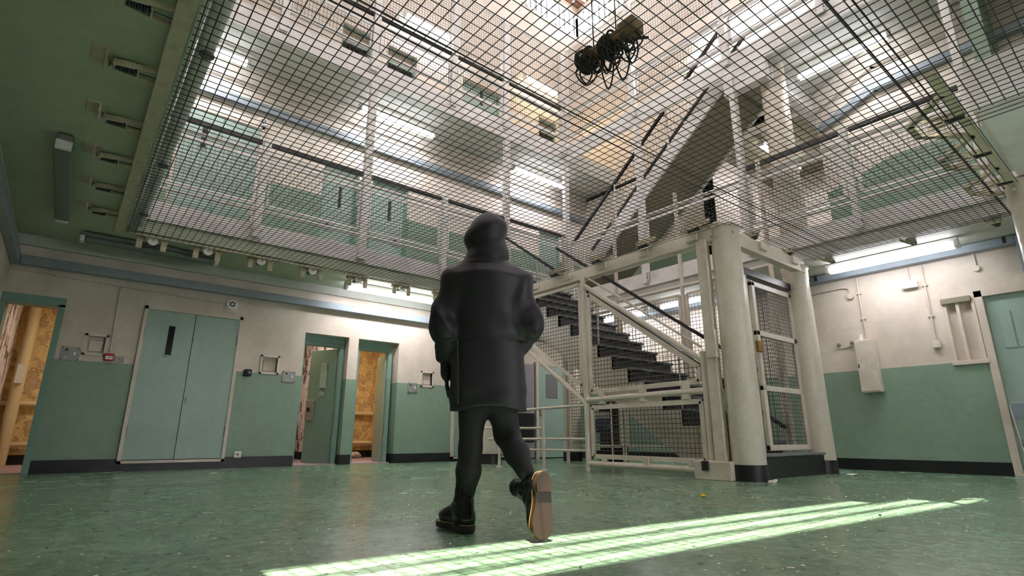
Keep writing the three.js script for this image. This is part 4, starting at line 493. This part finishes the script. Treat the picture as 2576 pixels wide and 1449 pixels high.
{ const person = thing('person', 'person in a long black hooded coat and leather boots walking away', 'person', [1.66, 0, -2.42], -0.592);
  const cloth = tex(256, (u, v) => 0.5 + 0.25 * (fbm(u * 60, v * 60, 60, 201, 2) - 0.5) + 0.2 * (fbm(u * 8, v * 8, 8, 205, 4) - 0.5), false, 3);
  const coatM = std(0x211b27, 0.55, { bumpMap: cloth, bumpScale: 0.002 }), legM = std(0x19161c, 0.7, { bumpMap: cloth, bumpScale: 0.001 }), skin = std(0xc99a80, 0.5), leather = std(0x121217, 0.22, { bumpMap: cloth, bumpScale: 0.0008 }), sole = std(0x3f2e20, 0.5), soleDark = std(0x2b201c, 0.5), thread = std(0xb99a4e, 0.6), gloveM = std(0x121216, 0.45);
  const bodyF = (x, y, z) => {
    let d = cone(x, y, z, [0.025, 0.64, 0], [0.02, 0.4, -0.01], 0.078, 0.058); d = smin(d, cone(x, y, z, [0.02, 0.4, -0.01], [0.012, 0.29, 0.012], 0.058, 0.061), 0.03); d = smin(d, cone(x, y, z, [0.012, 0.29, 0.012], [-0.004, 0.15, 0], 0.06, 0.043), 0.03);
    let r = cone(x, y, z, [0.18, 0.64, 0], [0.212, 0.47, -0.03], 0.085, 0.066); r = smin(r, cone(x, y, z, [0.212, 0.47, -0.03], [0.252, 0.38, 0.09], 0.066, 0.06), 0.03); r = smin(r, cone(x, y, z, [0.252, 0.38, 0.09], [0.285, 0.295, 0.18], 0.06, 0.043), 0.03);
    d = smin(d, r, 0.02); d = smin(d, ell(x, y, z, [0.1, 0.78, 0], [0.15, 0.2, 0.11]), 0.05); d = smin(d, cone(x, y, z, [0.1, 0.85, 0], [0.095, 1.25, 0], 0.12, 0.13), 0.05); d = smin(d, cone(x, y, z, [0.09, 1.25, 0], [0.085, 1.5, -0.02], 0.06, 0.05), 0.03); return d; };
  const body = mesh('body', surface(bodyF, [-0.12, 0.1, -0.22], [0.38, 1.46, 0.3], 0.0125), legM, person);
  const headF = (x, y, z) => { let d = ell(x, y, z, [0.085, 1.555, -0.035], [0.075, 0.11, 0.09]); d = smin(d, ell(x, y, z, [0.085, 1.5, -0.075], [0.045, 0.06, 0.05]), 0.03); d = smin(d, cone(x, y, z, [0.085, 1.57, -0.122], [0.085, 1.535, -0.14], 0.008, 0.014), 0.012); d = smin(d, cone(x, y, z, [0.062, 1.493, -0.121], [0.108, 1.493, -0.121], 0.006, 0.006), 0.01); for (const s of [-1, 1]) { d = Math.max(d, -ell(x, y, z, [0.085 + s * 0.031, 1.565, -0.128], [0.016, 0.01, 0.014])); d = smin(d, ell(x, y, z, [0.085 + s * 0.031, 1.565, -0.112], [0.012, 0.012, 0.011]), 0.003); d = smin(d, ell(x, y, z, [0.085 + s * 0.076, 1.545, -0.03], [0.01, 0.03, 0.02]), 0.008); } return d; };
  mesh('head', surface(headF, [-0.02, 1.4, -0.18], [0.19, 1.69, 0.08], 0.005), skin, person);
  const coatF = (x, y, z) => {
    const w = 0.185 + 0.02 * Math.min(1, Math.max(0, (1.25 - y) / 0.6)), cx = 0.088 + 0.022 * Math.min(1, (1.3 - y) / 0.7);
    let d = (Math.hypot((x - cx) / w, z / (w * 0.7)) - 1) * w * 0.72; d = Math.max(d, y - 1.28); 
    d = smin(d, cone(x, y, z, [-0.07, 1.305, 0], [0.25, 1.31, 0], 0.075, 0.075), 0.11); d = smin(d, cone(x, y, z, [0.085, 1.3, 0], [0.085, 1.42, -0.01], 0.16, 0.12), 0.1);
    let l = cone(x, y, z, [-0.085, 1.285, 0.0], [-0.15, 1.02, 0.03], 0.088, 0.078); l = smin(l, cone(x, y, z, [-0.15, 1.02, 0.03], [-0.125, 0.885, -0.03], 0.076, 0.058), 0.03);
    let r = cone(x, y, z, [0.265, 1.285, 0.0], [0.325, 1.05, 0.03], 0.085, 0.074); r = smin(r, cone(x, y, z, [0.325, 1.05, 0.03], [0.285, 0.955, -0.05], 0.072, 0.05), 0.03);
    const fold = (q, s) => 0.011 * Math.sin(q * 22 + 5 * fbm(x * 4 + 3, y * 4 + 7, 64, s, 2));
    l += fold(y * 0.9 + x * 1.6, 301) ; r += fold(y * 0.9 - x * 1.5, 305); d = smin(d, l, 0.03); d = smin(d, r, 0.045);
    d += 0.009 * (fbm(x * 4 + 10, y * 3.2 + z * 3 + 10, 64, 311, 3) - 0.5) + 0.0025 * Math.sin(x * 17 + 2.2 * Math.sin(y * 5) + 1) * Math.max(0, Math.min(1, (1.15 - y) * 2)) * 0.7;
    d += 0.005 * Math.sin((x * 0.9 + y * 0.55) * 34 + 4 * fbm(x * 3 + 5, y * 3 + 5, 64, 341, 2)) * Math.exp(-(((y - 1.02) / 0.1) ** 2)) + 0.004 * Math.sin((x * 0.5 - y) * 40 + 3 * fbm(x * 3 + 15, y * 3, 64, 345, 2)) * Math.exp(-(((y - 0.68) / 0.06) ** 2));
    d += 0.007 * Math.exp(-(((y - 0.957 - 0.01 * Math.sin(x * 9)) / 0.008) ** 2)); d += 0.008 * Math.exp(-(((x + 0.055 - 0.02 * (0.9 - y)) / 0.007) ** 2)) * (y < 0.95 ? 1 : 0);
    d = Math.max(d, 0.597 + 0.012 * Math.sin(x * 14) - y); return d; };
  const coat = mesh('coat', surface(coatF, [-0.28, 0.56, -0.2], [0.46, 1.46, 0.22], 0.0105), coatM, person);
  const hoodF = (x, y, z) => { const c = 0.088 + 0.02 * (y - 1.55); let d = ell(x, y, z, [c + 0.004, 1.563, 0.005], [0.116, 0.148, 0.135]); d = smin(d, cone(x, y, z, [0.082, 1.5, 0.01], [0.085, 1.39, 0.01], 0.114, 0.128), 0.05); d = smin(d, ell(x, y, z, [0.13, 1.665, -0.05], [0.055, 0.036, 0.08]), 0.03); d = smin(d, cone(x, y, z, [0.16, 1.66, -0.07], [0.182, 1.65, -0.07], 0.016, 0.012), 0.012);
    const q = y - 1.5 - 0.35 * (x - 0.08); d += 0.016 * Math.sin(q * 34 + 2.6 * fbm(x * 5 + 20, y * 5, 64, 321, 2)) * Math.max(0, 1 - Math.abs(q) * 5) + 0.01 * (fbm(x * 7 + 30, y * 7, 64, 325, 3) - 0.5);
    d += 0.008 * Math.exp(-(((y - 1.4 - 0.05 * Math.abs(x - 0.08)) / 0.012) ** 2)); return Math.max(d, -ell(x, y, z, [0.085, 1.545, -0.13], [0.082, 0.125, 0.12])); };
  mesh('hood', surface(hoodF, [-0.1, 1.24, -0.2], [0.27, 1.75, 0.2], 0.008), coatM, person);
  const zipM = std(0x3a3a40, 0.35, { metalness: 0.6 }); mesh('zip', [rod(V(-0.062, 0.94, 0.11), V(-0.05, 0.62, 0.115), 0.004, 6)], zipM, coat); mesh('zip_pull', rb(-0.069, -0.057, 0.925, 0.95, 0.108, 0.118, 0.003), zipM, coat);
  mesh('storm_flap', rod(V(-0.085, 1.335, 0.06), V(-0.02, 1.39, 0.07), 0.008, 6), coatM, coat);
  const handF = (x, y, z) => { let d = cone(x, y, z, [-0.122, 0.87, -0.035], [-0.118, 0.79, -0.035], 0.034, 0.03); d = smin(d, ell(x, y, z, [-0.117, 0.79, -0.035], [0.024, 0.045, 0.04]), 0.02); const L = [0.075, 0.088, 0.082, 0.064]; for (let k = 0; k < 4; k++) { const zz = -0.066 + k * 0.021; const m = [-0.113, 0.755 - L[k] * 0.5, zz + 0.002], e = [-0.102, 0.755 - L[k], zz + 0.004]; d = smin(d, cone(x, y, z, [-0.117, 0.765, zz], m, 0.0105, 0.0095), 0.006); d = smin(d, cone(x, y, z, m, e, 0.0095, 0.0085), 0.004); } d = smin(d, cone(x, y, z, [-0.11, 0.815, -0.065], [-0.1, 0.765, -0.085], 0.013, 0.01), 0.012); return d; };
  mesh('glove', surface(handF, [-0.18, 0.64, -0.12], [-0.05, 0.92, 0.03], 0.0045), gloveM, person);
  const hand2 = (x, y, z) => { let d = cone(x, y, z, [0.285, 0.95, -0.08], [0.25, 0.9, -0.13], 0.034, 0.03); const L = [0.06, 0.07, 0.065, 0.05]; for (let k = 0; k < 4; k++) { const o = k * 0.02; d = smin(d, cone(x, y, z, [0.25 - o * 0.5, 0.905 - o * 0.6, -0.13 + o * 0.2], [0.21 - o * 0.4, 0.89 - L[k] * 0.6 - o * 0.4, -0.145], 0.0105, 0.009), 0.006); } d = smin(d, cone(x, y, z, [0.262, 0.93, -0.13], [0.23, 0.935, -0.165], 0.012, 0.01), 0.01); return d; };
  mesh('glove', surface(hand2, [0.12, 0.8, -0.2], [0.34, 1.0, -0.03], 0.0055), gloveM, person);
  // boots, modelled toe along +x, heel at the origin
  const upperF = (x, y, z) => { let d = cone(x, y, z, [0.0, 0.065, 0], [0.01, 0.2, 0], 0.047, 0.049); d = smin(d, cone(x, y, z, [0.0, 0.062, 0], [0.15, 0.056, 0.004], 0.043, 0.042), 0.04); d = smin(d, ell(x, y, z, [0.175, 0.062, 0.004], [0.058, 0.038, 0.05]), 0.03); d = smin(d, cone(x, y, z, [0.05, 0.13, 0], [0.13, 0.075, 0.002], 0.036, 0.036), 0.04);
    d += 0.0035 * Math.sin((y * 1.0 - x * 0.5) * 120) * Math.exp(-(((y - 0.115) / 0.03) ** 2)) * Math.exp(-(((x - 0.03) / 0.06) ** 2)); d = Math.max(d, 0.03 - y); d = Math.max(d, y - 0.205 - 0.06 * (x + 0.02)); return Math.max(d, -cone(x, y, z, [0.008, 0.17, 0], [0.01, 0.26, 0], 0.042, 0.044)); };
  const upperG = surface(upperF, [-0.08, 0.0, -0.08], [0.26, 0.24, 0.08], 0.0065);
  const outline = (o) => { const s = new THREE.Shape(); s.moveTo(-0.052 - o, 0); s.bezierCurveTo(-0.052 - o, 0.042 + o, 0, 0.042 + o, 0.04, 0.036 + o); s.bezierCurveTo(0.1, 0.03 + o, 0.14, 0.054 + o, 0.18, 0.052 + o); s.bezierCurveTo(0.245 + o, 0.046 + o, 0.245 + o, -0.036 - o, 0.18, -0.045 - o); s.bezierCurveTo(0.12, -0.05 - o, 0.08, -0.036 - o, 0.03, -0.037 - o); s.bezierCurveTo(-0.02, -0.042 - o, -0.052 - o, -0.04 - o, -0.052 - o, 0); return s; };
  const ext = (o, y0, y1) => new THREE.ExtrudeGeometry(outline(o), { depth: y1 - y0, bevelEnabled: true, bevelThickness: 0.003, bevelSize: 0.003, bevelSegments: 2, curveSegments: 14 }).rotateX(-Math.PI / 2).translate(0, y0, 0);
  function boot(m4, worn, name) { const b = new THREE.Group(); b.name = name; b.applyMatrix4(m4); person.add(b);
    mesh('upper', upperG.clone(), leather, b); const s = mesh('sole', ext(0.004, 0.012, 0.034), worn ? sole : soleDark, b); 
    const hl = new THREE.Shape(); hl.absellipse(0, 0, 0.058, 0.044, Math.PI / 2, Math.PI * 1.5); hl.lineTo(0.03, -0.038); hl.lineTo(0.03, 0.038); mesh('heel', new THREE.ExtrudeGeometry(hl, { depth: 0.014, bevelEnabled: false }).rotateX(-Math.PI / 2), worn ? sole : soleDark, b);
    const pts = outline(0.007).getPoints(12).map(p => V(p.x, 0.04, -p.y)); mesh('welt_stitch', tube(pts, 0.0018, 90, 5, true), thread, b);
    for (let k = 0; k < 6; k++) { const x = 0.052 + k * 0.009 + (k < 3 ? 0 : (k - 2) * 0.008), y = 0.205 - k * 0.021; mesh('lace', tube([V(x - 0.012, y, -0.024), V(x + 0.012, y + 0.003, 0), V(x - 0.012, y - 0.003, 0.024)], 0.003, 10, 5), M.rubber, b); }
    mesh('bow', tube([V(0.055, 0.2, 0.01), V(0.085, 0.21, 0.03), V(0.08, 0.18, 0.04), V(0.06, 0.195, 0.012), V(0.09, 0.165, 0.0)], 0.0032, 26, 5), M.rubber, b);
    mesh('pull_tab', tube([V(-0.046, 0.18, -0.012), V(-0.052, 0.235, 0), V(-0.046, 0.18, 0.012)], 0.005, 16, 6), worn ? thread : M.rubber, b); mesh('sock', new THREE.CylinderGeometry(0.044, 0.046, 0.07, 20, 1, true).translate(0.01, 0.215, 0), legM, b); }
  const basis = (X, Y, O) => { const x = V(...X).normalize(), y = V(...Y); y.addScaledVector(x, -y.dot(x)).normalize(); return new THREE.Matrix4().makeBasis(x, y, x.clone().cross(y)).setPosition(...O); };
  boot(basis([-0.5, 0, -0.86], [0, 1, 0], [-0.002, 0, 0.012]), false, 'boot');
  boot(basis([-0.02, -0.985, 0.1], [-0.42, 0.1, -0.9], [0.362, 0.245, 0.29]), true, 'boot');
}
renderer.render(scene, camera);
